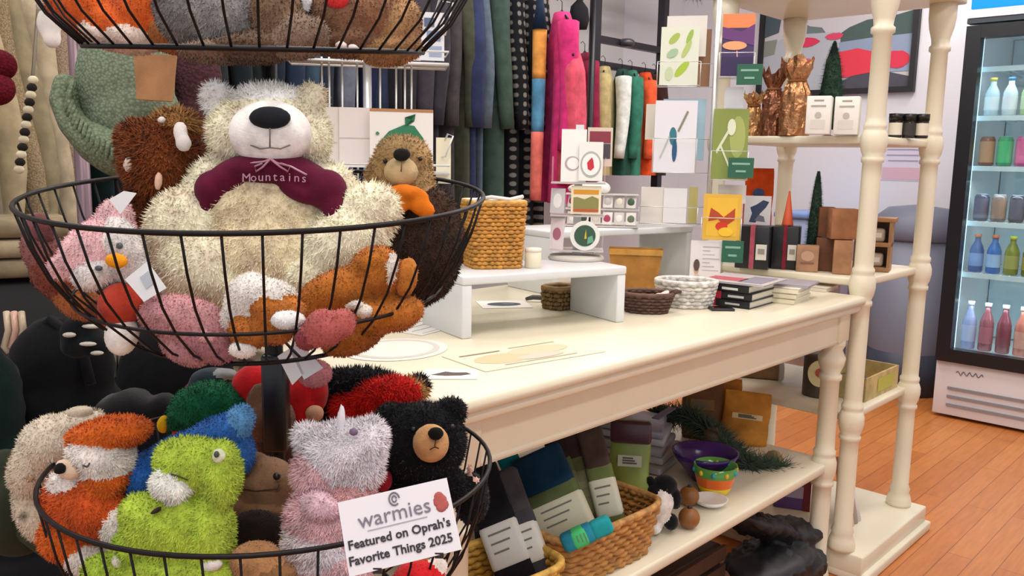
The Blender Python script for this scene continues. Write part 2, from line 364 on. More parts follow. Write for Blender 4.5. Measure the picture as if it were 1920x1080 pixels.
rows=[
 (0,'bottle','on the fridge floor',.225,.03,[('#8d93b8','#e6e6ee','#a9a9c6','lilac grey'),('#8c4a55','#ddd0d0','#a85a66','dusty red'),('#7a3a48','#dcd6d6','#7a3040','dark wine'),('#b4685a','#f0ece6','#c88a7a','salmon pink'),('#1f6f62','#7fd6c4','#58c6ee','teal green with sky blue'),('#26483c','#16302a','#446a5c','deep green')]),
 (1,'bottle','on the lowest fridge shelf',.175,.03,[('#3a5f9c','#e88a50','#7f9cd0','blue with orange cap'),('#4a78c0','#f08a5a','#a8c8f0','light blue with orange cap'),('#8a8f3a','#d8e84a','#a8a860','olive with yellow cap'),('#7a7420','#c8b040','#b0a040','mustard'),('#4a5a30','#304020','#7a8a50','moss green')]),
 (2,'can','on the middle fridge shelf',.12,.031,[('#4a4658','#8a8a98','#6a6070','slate'),('#7a6a68','#9a9aa0','#9a7a68','taupe'),('#33313c','#8a8a98','#504c5c','charcoal'),('#2b2a33','#8a8a98','#d0d0d4','black and white'),('#5a6a60','#8a8a98','#8a9a90','grey green')]),
 (3,'can','on the fourth fridge shelf',.13,.031,[('#8a5a4a','#9a9aa0','#c09070','rust'),('#3aa070','#9ab0a0','#50c080','bright green'),('#c85a90','#b0a0a8','#e070a0','pink'),('#7a4a8a','#a0a0b0','#9a6aa8','violet'),('#c8503a','#b0a0a0','#e07a5a','coral red')]),
 (4,'bottle','on the top fridge shelf',.17,.03,[('#c8e0e8','#e0c040','#e8f0f4','clear with yellow cap'),('#e0ecf0','#3a7ab0','#f0f4f8','frosty white with blue cap'),('#b8d8a0','#a0c040','#d0e8c0','pale green'),('#dce8ee','#e0e4e8','#f4f8fa','milky white'),('#a8c0d0','#40508a','#c0d0e0','pale blue')])]
for sh,kd,where,h,r,L_ in rows:
    for c,(bc,cc,lc,nm) in enumerate(L_):
        bottle(kd,f'{nm} drink {kd} {where}',bc,cc,h,r,fcell(sh,c),lc,None)
# ================================================================= things between shelf stand and fridge
b=thing('litter_bin','tall slate-grey rounded bin standing beside the drinks fridge','bin',W(2.30,.62,0),ROT)
mb=MB(); mb.lathe([(.17,0),(.18,.02),(.21,.80)],n=36,sx=1,sy=1); mb.build('body',M('#777c8e','plastic',.5),b)
mb=MB(); mb.lathe([(.215,.79),(.222,.80),(.222,.84),(.20,.90),(.14,.95),(.02,.965)],n=36); mb.build('lid',M('#6a6e80','plastic',.5),b)
mb=MB(); mb.lathe([(.185,0.0),(.185,.10),(.19,.22)],n=36); mb.build('base_skirt',M('#3c4456','plastic',.5),b)
b=thing('storage_tote','pale blue plastic tote with darker blue lid, on a stool behind the shelf stand','storage box',W(2.45,1.14,.60),ROT)
mb=MB(); mb.box((0,0,.13),(.34,.46,.26),bev=.02); mb.build('body',M('#a9bfe6','plastic'),b)
mb=MB(); mb.box((0,0,.275),(.38,.50,.035),bev=.012); mb.build('lid',M('#7f9fd8','plastic'),b)
b=thing('stool','slim grey-violet cabinet stool under the pale blue tote','stool',W(2.45,1.14,0),ROT)
mb=MB(); mb.box((0,0,.585),(.36,.42,.03),bev=.006); mb.build('seat',M('#8c8aa0'),b)
for sx in(-1,1):
    for sy in(-1,1):
        mb=MB(); mb.box((sx*.15,sy*.18,.285),(.04,.04,.57)); mb.build('leg',M('#8c8aa0'),b)
# ================================================================= pictures and notice on the end wall
def wall_item(name,label,cat,x0,x1,y0,y1,s=SB):
    # rectangle on the end wall seen between these picture columns
    def hit(x,y):
        d=ray(x,y); q=d[:2]@UU; k=((s-0)+(A0@UU))/q; p=CAMP+d*k; return (p[:2]-A0)@VV,p[2]
    tL,zt=hit(x0,y0); tR,zb=hit(x1,y1); w_=tL-tR; h_=zt-zb
    return thing(name,label,cat,W(s,(tL+tR)/2,(zt+zb)/2),ROT-PI/2),w_,h_   # local x: to the right, local -y: into the room
pic,pw,ph=wall_item('framed_painting','black framed painting of a lake with red rafts and green hills','picture',1436,1716,-60,172)
mb=MB()
for x in(-1,1): mb.box((x*(pw/2-.015),-.02,0),(.03,.035,ph))
for z in(-1,1): mb.box((0,-.02,z*(ph/2-.015)),(pw-.06,.035,.03))
mb.build('frame',M('#1e1d22'),pic)
mb=MB(); mb.box((0,-.008,0),(pw-.05,.012,ph-.05)); cv=mb.build('canvas',M('#c9c6cc','paper'),pic)
def blobpoly(cx,cz,rx,rz,y,n=18,j=.12,seed=1):
    rr=random.Random(seed); return [(cx+rx*math.cos(2*PI*k/n)*(1+rr.uniform(-j,j)),y,cz+rz*math.sin(2*PI*k/n)*(1+rr.uniform(-j,j))) for k in range(n)]
def paint(items,parent,nm='painted_shape'):
    for col,pts in items:
        mb=MB(); mb.poly(pts,(0,.0008,0)); mb.build(nm,M(col,'paper'),parent)
hw=pw/2-.03; hh=ph/2-.03
def PP(x,y): # photo pixel inside the painting -> local
    return ((x-1576)/280*pw, (56-y)/232*ph)
def PL(col,y,pts): return (col,[(PP(a,0)[0],y,PP(0,b)[1]) for a,b in pts])
items=[PL('#4a5f5c',-.0160,[(1578,92),(1711,92),(1711,40),(1670,48),(1630,50),(1600,60),(1578,74)]),
 PL('#6c7a7c',-.0160,[(1484,66),(1560,66),(1552,56),(1530,52),(1512,42),(1500,52),(1484,58)]),
 PL('#8f9fba',-.0172,[(1590,138),(1711,138),(1711,78),(1640,80),(1584,84)]),
 PL('#b4bac4',-.0166,[(1442,168),(1590,168),(1586,66),(1500,64),(1442,80)]),
 PL('#4c4c58',-.0185,[(1572,168),(1711,168),(1711,148),(1680,140),(1650,132),(1610,142),(1590,152)]),
 PL('#4a5864',-.0185,[(1442,66),(1472,58),(1476,30),(1466,8),(1442,6)]),
 PL('#8a9088',-.0185,[(1442,100),(1466,96),(1470,70),(1442,72)])]
for k,(x,y,rx,ry,c) in enumerate([(1523,79,26,8,'#d8375c'),(1576,73,16,6,'#d84868'),(1610,120,44,24,'#e03c50'),(1682,118,24,14,'#d83850'),(1528,115,12,8,'#d8607a')]):
    X,Z=PP(x,y); items.append((c,blobpoly(X,Z,rx/280*pw,ry/232*ph,-.0200,seed=k)))
paint(items,cv)
nt_,nw,nh=wall_item('wall_notice','pale lilac printed notice taped on the white end wall','notice',1656,1732,264,340)
mb=MB(); mb.box((0,-.0015,0),(nw,.0015,nh)); sh=mb.build('sheet',M('#dcd6e6','paper'),nt_)
mb=MB()
for k,wf in enumerate((.4,.9,.9,.8)): mb.box((0,-.003,nh*(.42-.14*k)),(nw*.85*wf,.0008,nh*.03))
mb.build('printed_line',M('#a49cb8','paper'),sh)
mb=MB(); mb.box((0,-.003,-nh*.32),(nw*.92,.0008,nh*.30)); mb.build('red_block',M('#dcb8c6','paper'),sh)
# ================================================================= builders for shop goods (local: x right, -y to the visitor, z up)
def woven(parent,w,d,h,taper,rows,col,rim,base=True,pw=4,name='wall',flare=0,fq=18):
    # w,d = half sizes at the top; superellipse weave of pw
    mb=MB(); n=72
    def outline(z,off,ph):
        f=1-taper*(1-z/h)+flare*(z/h)**2; P=[]
        for k in range(n):
            q=2*PI*k/n; c,s_=math.cos(q),math.sin(q); r=(abs(c)**pw+abs(s_)**pw)**(-1/pw)
            o=off*(1 if math.sin(q*fq+ph)>0 else -1)
            P.append(((w*f+o)*r*c,(d*f+o)*r*s_,z))
        return P
    rr=h/rows/2*1.08
    for i in range(rows): mb.tube(outline(rr+i*(h-2*rr)/(rows-1),rr*.45,PI*(i%2)),rr,5,closed=True)
    mb.build(name,M(col,'wicker'),parent)
    mb=MB(); mb.tube([(x,y,h) for x,y,z in outline(h,0,0)],rr*1.15,6,closed=True); mb.build('rim',M(rim,'wicker'),parent)
    if base:
        mb=MB(); P=outline(rr,-rr*.5,0); P2=[(x*.98,y*.98,rr+.003) for x,y,z in P]; k=len(P)
        mb.add(P+P2,[tuple(range(k))[::-1],tuple(range(k,2*k))]+[(i,(i+1)%k,(i+1)%k+k,i+k) for i in range(k)],0,False); mb.build('bottom',M(col,'wicker'),parent)
def card(parent,w,h,th,col,loc=(0,0,0),tilt=0,rz=0,name='card',arts=(),curve=0):
    """upright card, its foot at loc, leaning back by tilt, with printed areas raised by a hair"""
    R=Matrix.Rotation(rz,3,'Z')@Matrix.Rotation(-tilt,3,'X'); L=Vector(loc)
    mb=MB(); P=[R@Vector(p)+L for p in ((-w/2,0,0),(w/2,0,0),(w/2,0,h),(-w/2,0,h))]
    mb.poly(P,R@Vector((0,th,0))); o=mb.build(name,M(col,'paper'),parent)
    for k,a in enumerate(arts):
        nm,c,pts=a; mb=MB(); off=-.0006*(k%4+1)
        mb.poly([R@Vector((x*w,off,(z+.5)*h))+L for x,z in pts],R@Vector((0,.0005,0))); mb.build(nm,M(c,'paper'),o)
    return o
def ell(cx,cz,rx,rz,n=16,rot=0): 
    return [(cx+rx*math.cos(2*PI*k/n)*math.cos(rot)-rz*math.sin(2*PI*k/n)*math.sin(rot),cz+rx*math.cos(2*PI*k/n)*math.sin(rot)+rz*math.sin(2*PI*k/n)*math.cos(rot)) for k in range(n)]
def rect(x0,z0,x1,z1): return [(x0,z0),(x1,z0),(x1,z1),(x0,z1)]
def lines(n,x0=-.4,x1=.4,z0=-.4,z1=.4,th=.02,c='#9a948c'):
    return [('printed_line',c,rect(x0,z0+(z1-z0)*i/(max(1,n-1))-th/2,x1-(.15*((i*7)%3)),z0+(z1-z0)*i/(max(1,n-1))+th/2)) for i in range(n)]
def boxy(name,label,cat,loc,rz,w,d,h,col,kind='plain',group=None,arts=(),top=None,part='carton'):
    t=thing(name,label,cat,loc,rz,group); mb=MB(); mb.box((0,0,h/2),(w,d,h),bev=min(w,d,h)*.04); mb.build(part,M(col,kind),t)
    if top: mb=MB(); mb.box((0,0,h+.002),(w*1.04,d*1.04,.008),bev=.001); mb.build('lid',M(top,kind),t)
    for k,a in enumerate(arts):
        nm,c,pts=a; mb=MB(); y=-d/2-.0008-.0006*(k%3); mb.poly([(x*w,y,(z+.5)*h) for x,z in pts],(0,.0006,0)); mb.build(nm,M(c,'paper'),t)
    return t
def pouch(name,label,cat,loc,rz,w,d,h,col,kind='plastic',lab=None,arts=(),lean=0,group=None,roll=0):
    """stand-up bag: full at the foot, flat and pinched at the top"""
    t=thing(name,label,cat,loc,rz,group); nx,nz=14,14; vs=[];fs=[]
    R=Matrix.Rotation(roll,3,'Y')@Matrix.Rotation(-lean,3,'X')
    for i in range(nz+1):
        z=i/nz
        dd=d*(1-.96*z**1.6)*(.85+.15*math.sin(PI*min(1,z*2.5)))
        ww=w*(.96+.04*math.sin(PI*z))
        for j in range(2*nx):
            q=2*PI*j/(2*nx); c,s_=math.cos(q),math.sin(q); r=(abs(c)**5+abs(s_)**2.2)**(-1/3.2)
            r=min(r,1.05); p=Vector((ww/2*c*r+.002*math.sin(9*z+j),dd/2*s_*r,z*h)); p=R@p; vs.append(p)
    m=2*nx
    for i in range(nz):
        for j in range(m): fs.append((i*m+j,i*m+(j+1)%m,(i+1)*m+(j+1)%m,(i+1)*m+j))
    fs.append(tuple(range(m))[::-1]); fs.append(tuple(nz*m+j for j in range(m)))
    mb=MB(); mb.add(vs,fs); mb.build('pouch',M(col,kind),t)
    mb=MB(); mb.box(R@Vector((0,0,h*.97)),(w*.98,.003,h*.05),rx=0,ry=roll); mb.build('seal',M(col,kind),t)
    if lab:
        c,x0,z0,x1,z1=lab; 
        def yy(z): return -d/2*(1-.96*z**1.6)*(.85+.15*math.sin(PI*min(1,z*2.5)))-.0015
        mb=MB(); n=8; va=[];
        for i in range(n+1):
            z=z0+(z1-z0)*i/n; va+= [R@Vector((x0*w,yy(z),z*h)),R@Vector((x1*w,yy(z),z*h))]
        mb.add(va,[(2*i,2*i+1,2*i+3,2*i+2) for i in range(n)]); lb=mb.build('label_sticker',M(c,'paper'),t)
        mb=MB()
        for i in range(3):
            z=z0+(z1-z0)*(.25+.22*i); xa=x0+(x1-x0)*.2; xb=x1-(x1-x0)*(.2+.08*i); mb.add([R@Vector((xa*w,yy(z)-.001,z*h)),R@Vector((xb*w,yy(z)-.001,z*h)),R@Vector((xb*w,yy(z+.02)-.001,(z+.02)*h)),R@Vector((xa*w,yy(z+.02)-.001,(z+.02)*h))],[(0,1,2,3)])
        mb.build('printed_line',M('#6a665c','paper'),lb)
    return t
def riser(name,label,fl,frt,h,d,col='#e4e6e8'):
    fl=np.array(fl);frt=np.array(frt); v=(frt-fl)[:2]; L_=np.linalg.norm(v); rz=math.atan2(v[1],v[0]); n=np.array([-v[1],v[0]])/L_
    c=(fl[:2]+frt[:2])/2+n*d/2
    t=thing(name,label,'display riser',(c[0],c[1],ZT),rz); mt=M(col,'paint')
    mb=MB(); mb.box((0,0,h-.009),(L_,d,.018),bev=.004); mb.build('top_board',mt,t)
    for s_ in(-1,1): mb=MB(); mb.box((s_*(L_/2-.012),0,(h-.018)/2),(.022,d*.98,h-.018),bev=.003); mb.build('side_board',mt,t)
    return t,c,rz
# ------------------------------------------------ risers on the table
r1,c1,rz1=riser('display_riser','low white wooden riser on the table under the honey basket and sticker stand',Pz(866,637,ZT),Pz(1172,604,ZT),.122,.175)
ZR1=ZT+.122
q2=Pz(1300,517,ZT); q1=q2-np.array([*(UU*.97+VV*.0),0])*.50
q1=W(-.66,.525,ZT); q2=W(-.155,.43,ZT)
r2,c2,rz2=riser('display_riser','taller white wooden riser at the back of the table beside the greeting card spinner',q1,q2,.165,.20)
ZR2=ZT+.165
# chip basket
p=Pz(922,506,ZR1); p=p+np.array([0,.055,0]); cb=thing('woven_basket','tall honey-coloured woven basket with white lining on the low riser','basket',p,face(p)+.3)
woven(cb,.058,.05,.135,.14,17,'#cf9440','#dba95a',pw=6,fq=28)
mb=MB(); mb.box((0,0,.137),(.108,.092,.006),bev=.003); mb.tube([(-.05,-.045,.14),(-.02,-.05,.146),(.02,-.046,.141),(.05,-.04,.147)],.004,6); mb.build('lining',M('#e6e6e0','fabric'),cb)
p=Pz(999,502,ZR1); cn=thing('candle','small cream candle tumbler on the low riser beside the chip basket','candle',p)
mb=MB(); mb.lathe([(.0155,0),(.017,.004),(.017,.034)],n=24); mb.build('wax_cup',M('#e9e3c8'),cn)
mb=MB(); mb.lathe([(.0175,.034),(.0175,.041),(.003,.042)],n=24); mb.build('lid',M('#f2efdd'),cn)
# sticker stand (clear tiered spinner)
p=Pz(1080,486,ZR1); ss=thing('sticker_stand','clear tiered sticker and magnet stand on the low riser','display stand',p,face(p)); k=dep(p)/F_
mb=MB(); mb.lathe([(.062,0),(.064,.003),(.06,.010),(.03,.012)],n=36); mb.build('turntable',M('#c9c4bc','plastic'),ss)
CL=M('#f2f4f6','clear')
mb=MB(); mb.box((0,.0,.155),(.018,.018,.29)); mb.build('column',M('#e6e8ea','plastic'),ss)
for z in(.022,.10,.172):
    mb=MB(); mb.box((0,-.0,z),(.12,.075,.003)); mb.build('tray',M('#c4c0bc','plastic'),ss)
    for x in(-.058,.058):
        mb=MB(); mb.box((x,0,z+.03),(.002,.07,.055)); mb.build('side_pane',CL,ss)
def on(loc,rz,x,y,z): c,s_=math.cos(rz),math.sin(rz); return np.array([loc[0]+c*x-s_*y,loc[1]+s_*x+c*y,loc[2]+z])
rzs=face(p); P0=p
def sticker(x,y,z,w,h,col,label,arts,cat='sticker',round_=False,rz=0):
    l=on(P0,rzs,x,y,z); t=thing('sticker',label,cat,l,rzs+rz)
    if round_:
        mb=MB(); mb.poly([(w/2*a,0,h/2+h/2*b) for a,b in ell(0,0,1,1,28)],(0,.002,0)); o=mb.build('backing',M(col,'paper'),t)
        for kk,(nm,c,pts) in enumerate(arts):
            mb=MB(); mb.poly([(xx*w,-.0007*(kk+1),(zz+.5)*h) for xx,zz in pts],(0,.0006,0)); mb.build(nm,M(c,'paper'),o)
    else: card(t,w,h,.002,col,arts=arts,name='backing',tilt=.1)
    return t
sticker(-.012,-.0345,.175,.055,.115,'#f2f2ee','large white die-cut sticker at the top of the clear sticker stand',[('printed_ring','#b9a8b0',ell(-.05,-.15,.3,.14,20)),('printed_patch','#f4f4f2',ell(-.02,-.15,.24,.11,20))])
sticker(.026,-.041,.178,.052,.085,'#eeeeea','white sticker with a red emblem, in front at the top of the clear stand',[('printed_ring','#b0b6b2',ell(0,-.08,.44,.34,24)),('printed_disk','#f4f2f0',ell(0,-.08,.37,.28,24)),('red_emblem','#c83040',[(-.12,-.2),(.0,-.24),(.14,-.16),(.1,.02),(.04,.1),(-.06,.04),(-.16,-.04)])],round_=False)
sticker(.045,-.02,.21,.055,.085,'#d8c8b8','small framed magnet with a maroon band behind the red emblem sticker','' and [] or [('printed_band','#8a3848',rect(-.42,.1,.42,.4)),('printed_band','#4a4650',rect(-.2,-.3,.42,.08))])
sticker(.018,-.037,.105,.066,.062,'#ece4c8','rectangular landscape sticker in ochre and green on the middle tray',[('printed_band','#d89a30',rect(-.42,.2,.42,.36)),('printed_hill','#8a8850',[(-.42,-.3),(.42,-.3),(.42,.05),(.2,.14),(-.05,.02),(-.3,.1),(-.42,.08)]),('printed_band','#b85a30',rect(-.42,-.42,.42,-.32))])
sticker(.018,-.037,.024,.066,.066,'#eceee8','round sticker with a green forest scene on the bottom tray',[('printed_disk','#3a5a48',ell(0,0,.36,.36,24)),('printed_tree','#d8c040',[(-.02,-.1),(.06,-.1),(.03,.22)]),('printed_tree','#6aa888',[(.08,-.28),(.3,-.2),(.25,.02),(.1,-.05)])],round_=True)
sticker(-.046,-.030,.024,.035,.07,'#e8dce0','narrow pink and white sticker pack on the bottom tray at the left',[('printed_patch','#b06a80',ell(0,0,.3,.2))],rz=-.5)
sticker(-.046,-.028,.105,.034,.055,'#cfcfd4','grey and white sticker pack on the middle tray at the left',[('printed_patch','#f0f0f0',ell(0,0,.3,.3))],rz=-.4)
# low acrylic tray with pins on riser 2 behind
p=W(-.42,.56,ZR2); tr=thing('pin_tray','clear two-step tray on the taller riser holding pins and badges','tray',p,face(p))
for z,y in((.003,0),(.048,.02),(.088,.03)):
    mb=MB(); mb.box((0,y,z),(.20,.06,.003)); mb.build('step',M('#d0ccc8','plastic'),tr)
for x in(-.1,.1): mb=MB(); mb.box((x,.01,.045),(.002,.07,.09)); mb.build('side_pane',CL,tr)
rp=face(p); cols=['#e8e6dc','#3c4a3c','#d8d0c0','#b04060','#f0eee8','#6a7a60','#98283c','#8a2038','#222028','#c8c8c0','#efe9d8','#4a6a50']
nmz=['cream','dark green','beige','rose','off-white','sage','crimson','wine-red','black','light grey','ivory','leaf green']
for i,c in enumerate(cols):
    x=-.08+.032*(i%6); lv=i//6; z=.006 if lv==0 else .051; y=-.012 if lv==0 else .008
    t=thing('badge_pack',f'{nmz[i]} badge on its card, {"front" if lv==0 else "second"} step of the clear pin tray','badge',on(p,rp,x,y,z),rp+random.uniform(-.3,.3))
    mb=MB(); mb.box((0,0,.018),(.027,.004,.035),rx=-.3,bev=.0008); mb.build('backing_card',M('#e6e2dc' if i%2 else '#cfcac2','paper'),t)
    mb=MB(); mb.ball((0,-.004,.018),(.010,.002,.011),sub=2); mb.build('badge',M(c,'plastic'),t)
t=thing('folded_cloth','heap of folded white cotton on the top step of the pin tray','cloth',on(p,rp,-.04,.03,.090),rp)
mb=MB()
for i in range(4): mb.ball((-.03+.022*i,.0,.012+.003*(i%2)),(.026,.024,.012+.002*i),sub=3)
mb.build('cloth',M('#f1efe6','fabric'),t)
# gift bag of craft paper on the table under riser 2
p=W(-.50,.385,ZT); t=thing('paper_gift_bag','ochre kraft paper bag standing between the two white risers','bag',p,face(p)); 
mb=MB(); vs=[(-.05,-.025,0),(.05,-.025,0),(.05,.025,0),(-.05,.025,0),(-.068,-.03,.125),(.068,-.03,.125),(.068,.03,.125),(-.068,.03,.125)]
mb.add(vs,[(0,1,2,3),(0,1,5,4),(1,2,6,5),(2,3,7,6),(3,0,4,7)],0,False); mb.build('bag_body',M('#b9813a','kraft'),t)
mb=MB(); mb.box((0,-.0315,.118),(.134,.003,.014)); mb.build('folded_band',M('#cf9a48','kraft'),t)
p=W(-.42,.35,ZT); t=thing('ceramic_bird','small blush ceramic egg-shaped ornament beside the paper bag','ornament',p); mb=MB(); mb.lathe([(.004,0),(.014,.006),(.016,.02),(.011,.038),(.003,.046)],n=20); mb.build('body',M('#e0c8b4'),t)
mb=MB(); mb.ball((0,-.006,.044),(.007,.007,.007),sub=2); mb.build('head',M('#e6d2c0'),t)
# wicker baskets
p=Pz(1218,592,ZT)+np.array([0,.05,0]); t=thing('woven_basket','low dark brown oval wicker basket beside the low riser','basket',p,face(p)); woven(t,.060,.045,.045,.25,6,'#5a3c32','#6a4a3e',pw=2.2)
mb=MB(); mb.tube([(.056,-.01,.045),(.068,-.01,.052),(.074,0,.05),(.068,.012,.05),(.056,.012,.045)],.005,6); mb.build('handle',M('#4a3028','wicker'),t)
l=on(p,face(p),.015,-.01,.010); t=thing('tissue_sheet','crumpled blush tissue lying in the dark brown basket','paper',l,face(p)); mb=MB(); mb.ball((0,0,.02),(.03,.02,.012),Matrix.Rotation(-.5,3,'Y'),2); mb.ball((.02,0,.03),(.02,.018,.008),Matrix.Rotation(-.7,3,'Y'),2); mb.build('sheet',M('#e6d4ca','paper'),t)
p=Pz(1293,581,ZT)+np.array([0,.055,0]); t=thing('woven_basket','round white woven basket next to the stacked black books','basket',p,face(p)); woven(t,.072,.055,.062,.18,7,'#e2ddd6','#efebe4',pw=2)
# phone / dark pad
p=Pz(1352,581,ZT); t=thing('card_reader','flat black pad lying at the foot of the white basket','pad',p,face(p)+.3); mb=MB(); mb.box((0,0,.003),(.055,.04,.006),bev=.0015); mb.build('case',M('#23262a','plastic'),t); mb=MB(); mb.box((0,0,.0065),(.048,.034,.001)); mb.build('screen',M('#14161a','plastic',.1),t)
# books
p=Pz(1398,577,ZT)+np.array([0,.07,0]); rzb=ROT-PI/2+PI/2-.42
def book(loc,rz,w,d,h,cov,label,spine=(),group=None,cat='book'):
    t=thing('book',label,cat,loc,rz,group); mb=MB(); mb.box((0,0,h*.06),(w,d,h*.12)); mb.box((0,0,h*.94),(w,d,h*.12)); mb.box((0,-d/2+.001,h/2),(w,.002,h)); mb.build('cover',M(cov,'paper',.4),t)
    mb=MB(); mb.box((0,.002,h/2),(w-.006,d-.008,h*.76)); mb.build('page_block',M('#e9e2d2','paper'),t)
    for c,x0,x1,z0,z1 in spine:
        mb=MB(); mb.box(((x0+x1)/2*w,-d/2-.0008,(z0+z1)/2*h),((x1-x0)*w,.001,(z1-z0)*h)); mb.build('spine_print',M(c,'paper'),t)
    return t
fz=face(p)-.42
hb=.0185
book(p,fz,.125,.15,hb,'#1c1c20','black book with red spine end at the bottom of the stack',[('#b8283c',-.42,-.2,0,1),('#b8b8b4',.0,.3,.35,.6)],'black books stacked beside the white basket')
book(p+[.002,.001,hb],fz+.03,.125,.15,hb,'#1e1e22','black book with red spine block in the middle of the stack',[('#b8283c',-.3,-.12,0,1),('#c8c8c4',.02,.34,.3,.6)],'black books stacked beside the white basket')
book(p+[-.002,.0,2*hb],fz-.02,.125,.15,hb,'#1c1c20','black book with white lettering bars on top of the black stack',[('#a8283a',-.28,-.14,0,1),('#d8d8d4',-.05,.28,.3,.6)],'black books stacked beside the white basket')
pm=p+[.01,.01,3*hb]; t=book(pm,fz+.05,.17,.17,.004,'#c9c2c4','glossy magazine with a pink-red cover strip lying on the black books',(),None,'magazine')
mb=MB(); mb.box((-.03,-.02,.0045),(.09,.06,.0006)); mb.build('cover_print',M('#b85a66','paper'),t); mb=MB(); mb.box((.04,.0,.0045),(.06,.12,.0006)); mb.build('cover_panel',M('#8c8896','paper'),t)
p2=Pz(1482,569,ZT)+np.array([.0,.06,0])
for i in range(3): book(p2+[.001*i,0,i*.013],face(p2)-.30+.03*i,.10,.14,.013,['#e8dfc4','#e2d8bc','#ece4cc'][i],['lowest','middle','top'][i]+' cream paperback in the pale stack right of the black books',(),'cream paperbacks')
t=book(p2+[.01,.03,.039],face(p2)-.25,.15,.13,.005,'#a8a4b0','grey-mauve magazine lying on the cream paperbacks',(),None,'magazine')
p=Pz(1536,545,ZT)+np.array([0,.05,0])
t=book(p,face(p)-.3,.11,.12,.01,'#d8cfc0','thin pale booklet near the étagère end of the table'.replace('étagère','shelf stand'),(),None)
# printed papers lying on the table
def flat(name,label,cat,px,py,w,d,rz,col,arts=(),z=ZT,rounded=False,base='sheet'):
    p=Pz(px,py,z+.0006); t=thing(name,label,cat,p,rz); mb=MB()
    pts=[(w/2*a,d/2*b,0) for a,b in ell(0,0,1,1,32)] if rounded else [(-w/2,-d/2,0),(w/2,-d/2,0),(w/2,d/2,0),(-w/2,d/2,0)]
    mb.poly(pts,(0,0,.0008)); s_=mb.build(base,M(col,'paper'),t)
    for k,(nm,c,q) in enumerate(arts): mb=MB(); mb.poly([(x*w,y*d,.001+.0002*(k%4)) for x,y in q],(0,0,.0004)); mb.build(nm,M(c,'paper'),s_)
    return t
flat('printed_map','beige illustrated sheet lying near the front edge of the table','paper',985,664,.27,.13,ROT-.15,'#e6dcc2',[('printed_patch','#d9bf9a',ell(-.2,-.05,.22,.25,14)),('printed_patch','#ddc6a6',ell(.15,.1,.25,.22,14)),('printed_patch','#cfc4b4',ell(.05,-.2,.2,.12,14)),('printed_line','#a89880',rect(-.42,.30,-.1,.34)),('printed_line','#b0a088',rect(.0,.36,.4,.40)),('printed_line','#b8a88e',rect(-.3,-.38,.3,-.35))])
flat('postcard','white card with a dark brown printed shape near the left end of the table','card',845,702,.085,.062,ROT-.75,'#eeeee6',[('printed_patch','#5c5048',[(-.36,-.12),(-.1,-.2),(.2,-.16),(.38,-.02),(.3,.14),(.05,.12),(-.1,.22),(-.22,.06)])])
flat('doily','round white lace doily at the left end of the table behind the baskets','doily',742,655,.20,.17,ROT,'#e2dfd6',[('printed_ring','#cbc8c0',ell(0,0,.42,.42,28)),('printed_ring','#e6e3da',ell(0,0,.36,.36,28))],rounded=True)
flat('picture_card','white card with a dark blue oval print lying under the low riser','card',945,571,.12,.10,ROT-.6,'#e9e7e0',[('printed_oval','#4a565e',ell(0,.0,.34,.24,22)),('printed_oval','#6b7880',ell(.08,.02,.14,.1,16))])
flat('flyer','pale flyer with grey print lying left of the low riser','paper',800,612,.16,.10,ROT+.2,'#e0ded8',lines(4,c='#b8b8b4'))
p=Pz(1005,566,ZT); t=thing('hair_clip','dark grey curved clip lying under the low riser','clip',p,face(p)); mb=MB(); mb.tube([(-.025,0,.006),(-.008,-.004,.012),(.012,-.002,.011),(.03,.004,.004)],[.004,.006,.006,.003],8); mb.build('clip',M('#4a4c4c','plastic'),t)
p=Pz(1002,560,ZT); 
p=W(-.78,.40,ZT); t=thing('woven_basket','small brown basket seen beneath the low riser','basket',p,ROT); woven(t,.035,.03,.05,.1,5,'#8a6a40','#9a7a4c')
p=W(-1.06,.56,ZT); boxy('gap_shade','dark panel for the shade seen through the gap under the low riser','case',p,ROT-.25,.17,.03,.075,'#1d1d21')  # black panel put in as the shade behind the riser gap
# boxed goods with ribbon, at the back right of the table
def ribbonbox(loc,rz,w,d,h,label,n):
    t=boxy('tea_box',label,'box',loc,rz,w,d,h,'#1d1e22','plastic')
    mb=MB(); mb.box((w*.0,-d/2-.001,h/2),(w*.14,.002,h)); mb.box((0,0,h+.001),(w*.14,d,.002)); mb.build('ribbon',M(n,'fabric'),t)
    mb=MB(); mb.box((w*.28,-d/2-.002,h*.4),(w*.32,.001,h*.36)); mb.build('label_sticker',M('#e2ddd2','paper'),t)
    mb=MB(); mb.box((w*.28,-d/2-.003,h*.42),(w*.2,.001,h*.12)); mb.build('printed_line',M('#9a948c','paper'),t)
    return t
p=shp(1418,2.50,.85); ribbonbox(p,face(p)-.15,.095,.08,.125,'black box with dusty red ribbon left of the pair behind the magazines','#b85a6a')
p=shp(1478,2.50,.85); ribbonbox(p,face(p)-.1,.075,.07,.125,'black box with dark red ribbon next to the bottle-brush tree','#8a2c3c')
# brochure
p=Pz(1332,512,ZT); p=W(-.25,.33,ZT); t=thing('brochure','white leaflet with a portrait photo standing in front of the card spinner','leaflet',p,face(p)); card(t,.082,.135,.002,'#e4dfe0',tilt=.15,arts=lines(7,-.1,.44,-.1,.38,.012,'#b4aeb0')+[('portrait_hair','#5a4640',ell(-.28,.0,.1,.12)),('portrait_face','#c8a898',ell(-.28,-.12,.08,.08)),('portrait_body','#d8bcae',ell(-.26,-.33,.14,.15))])
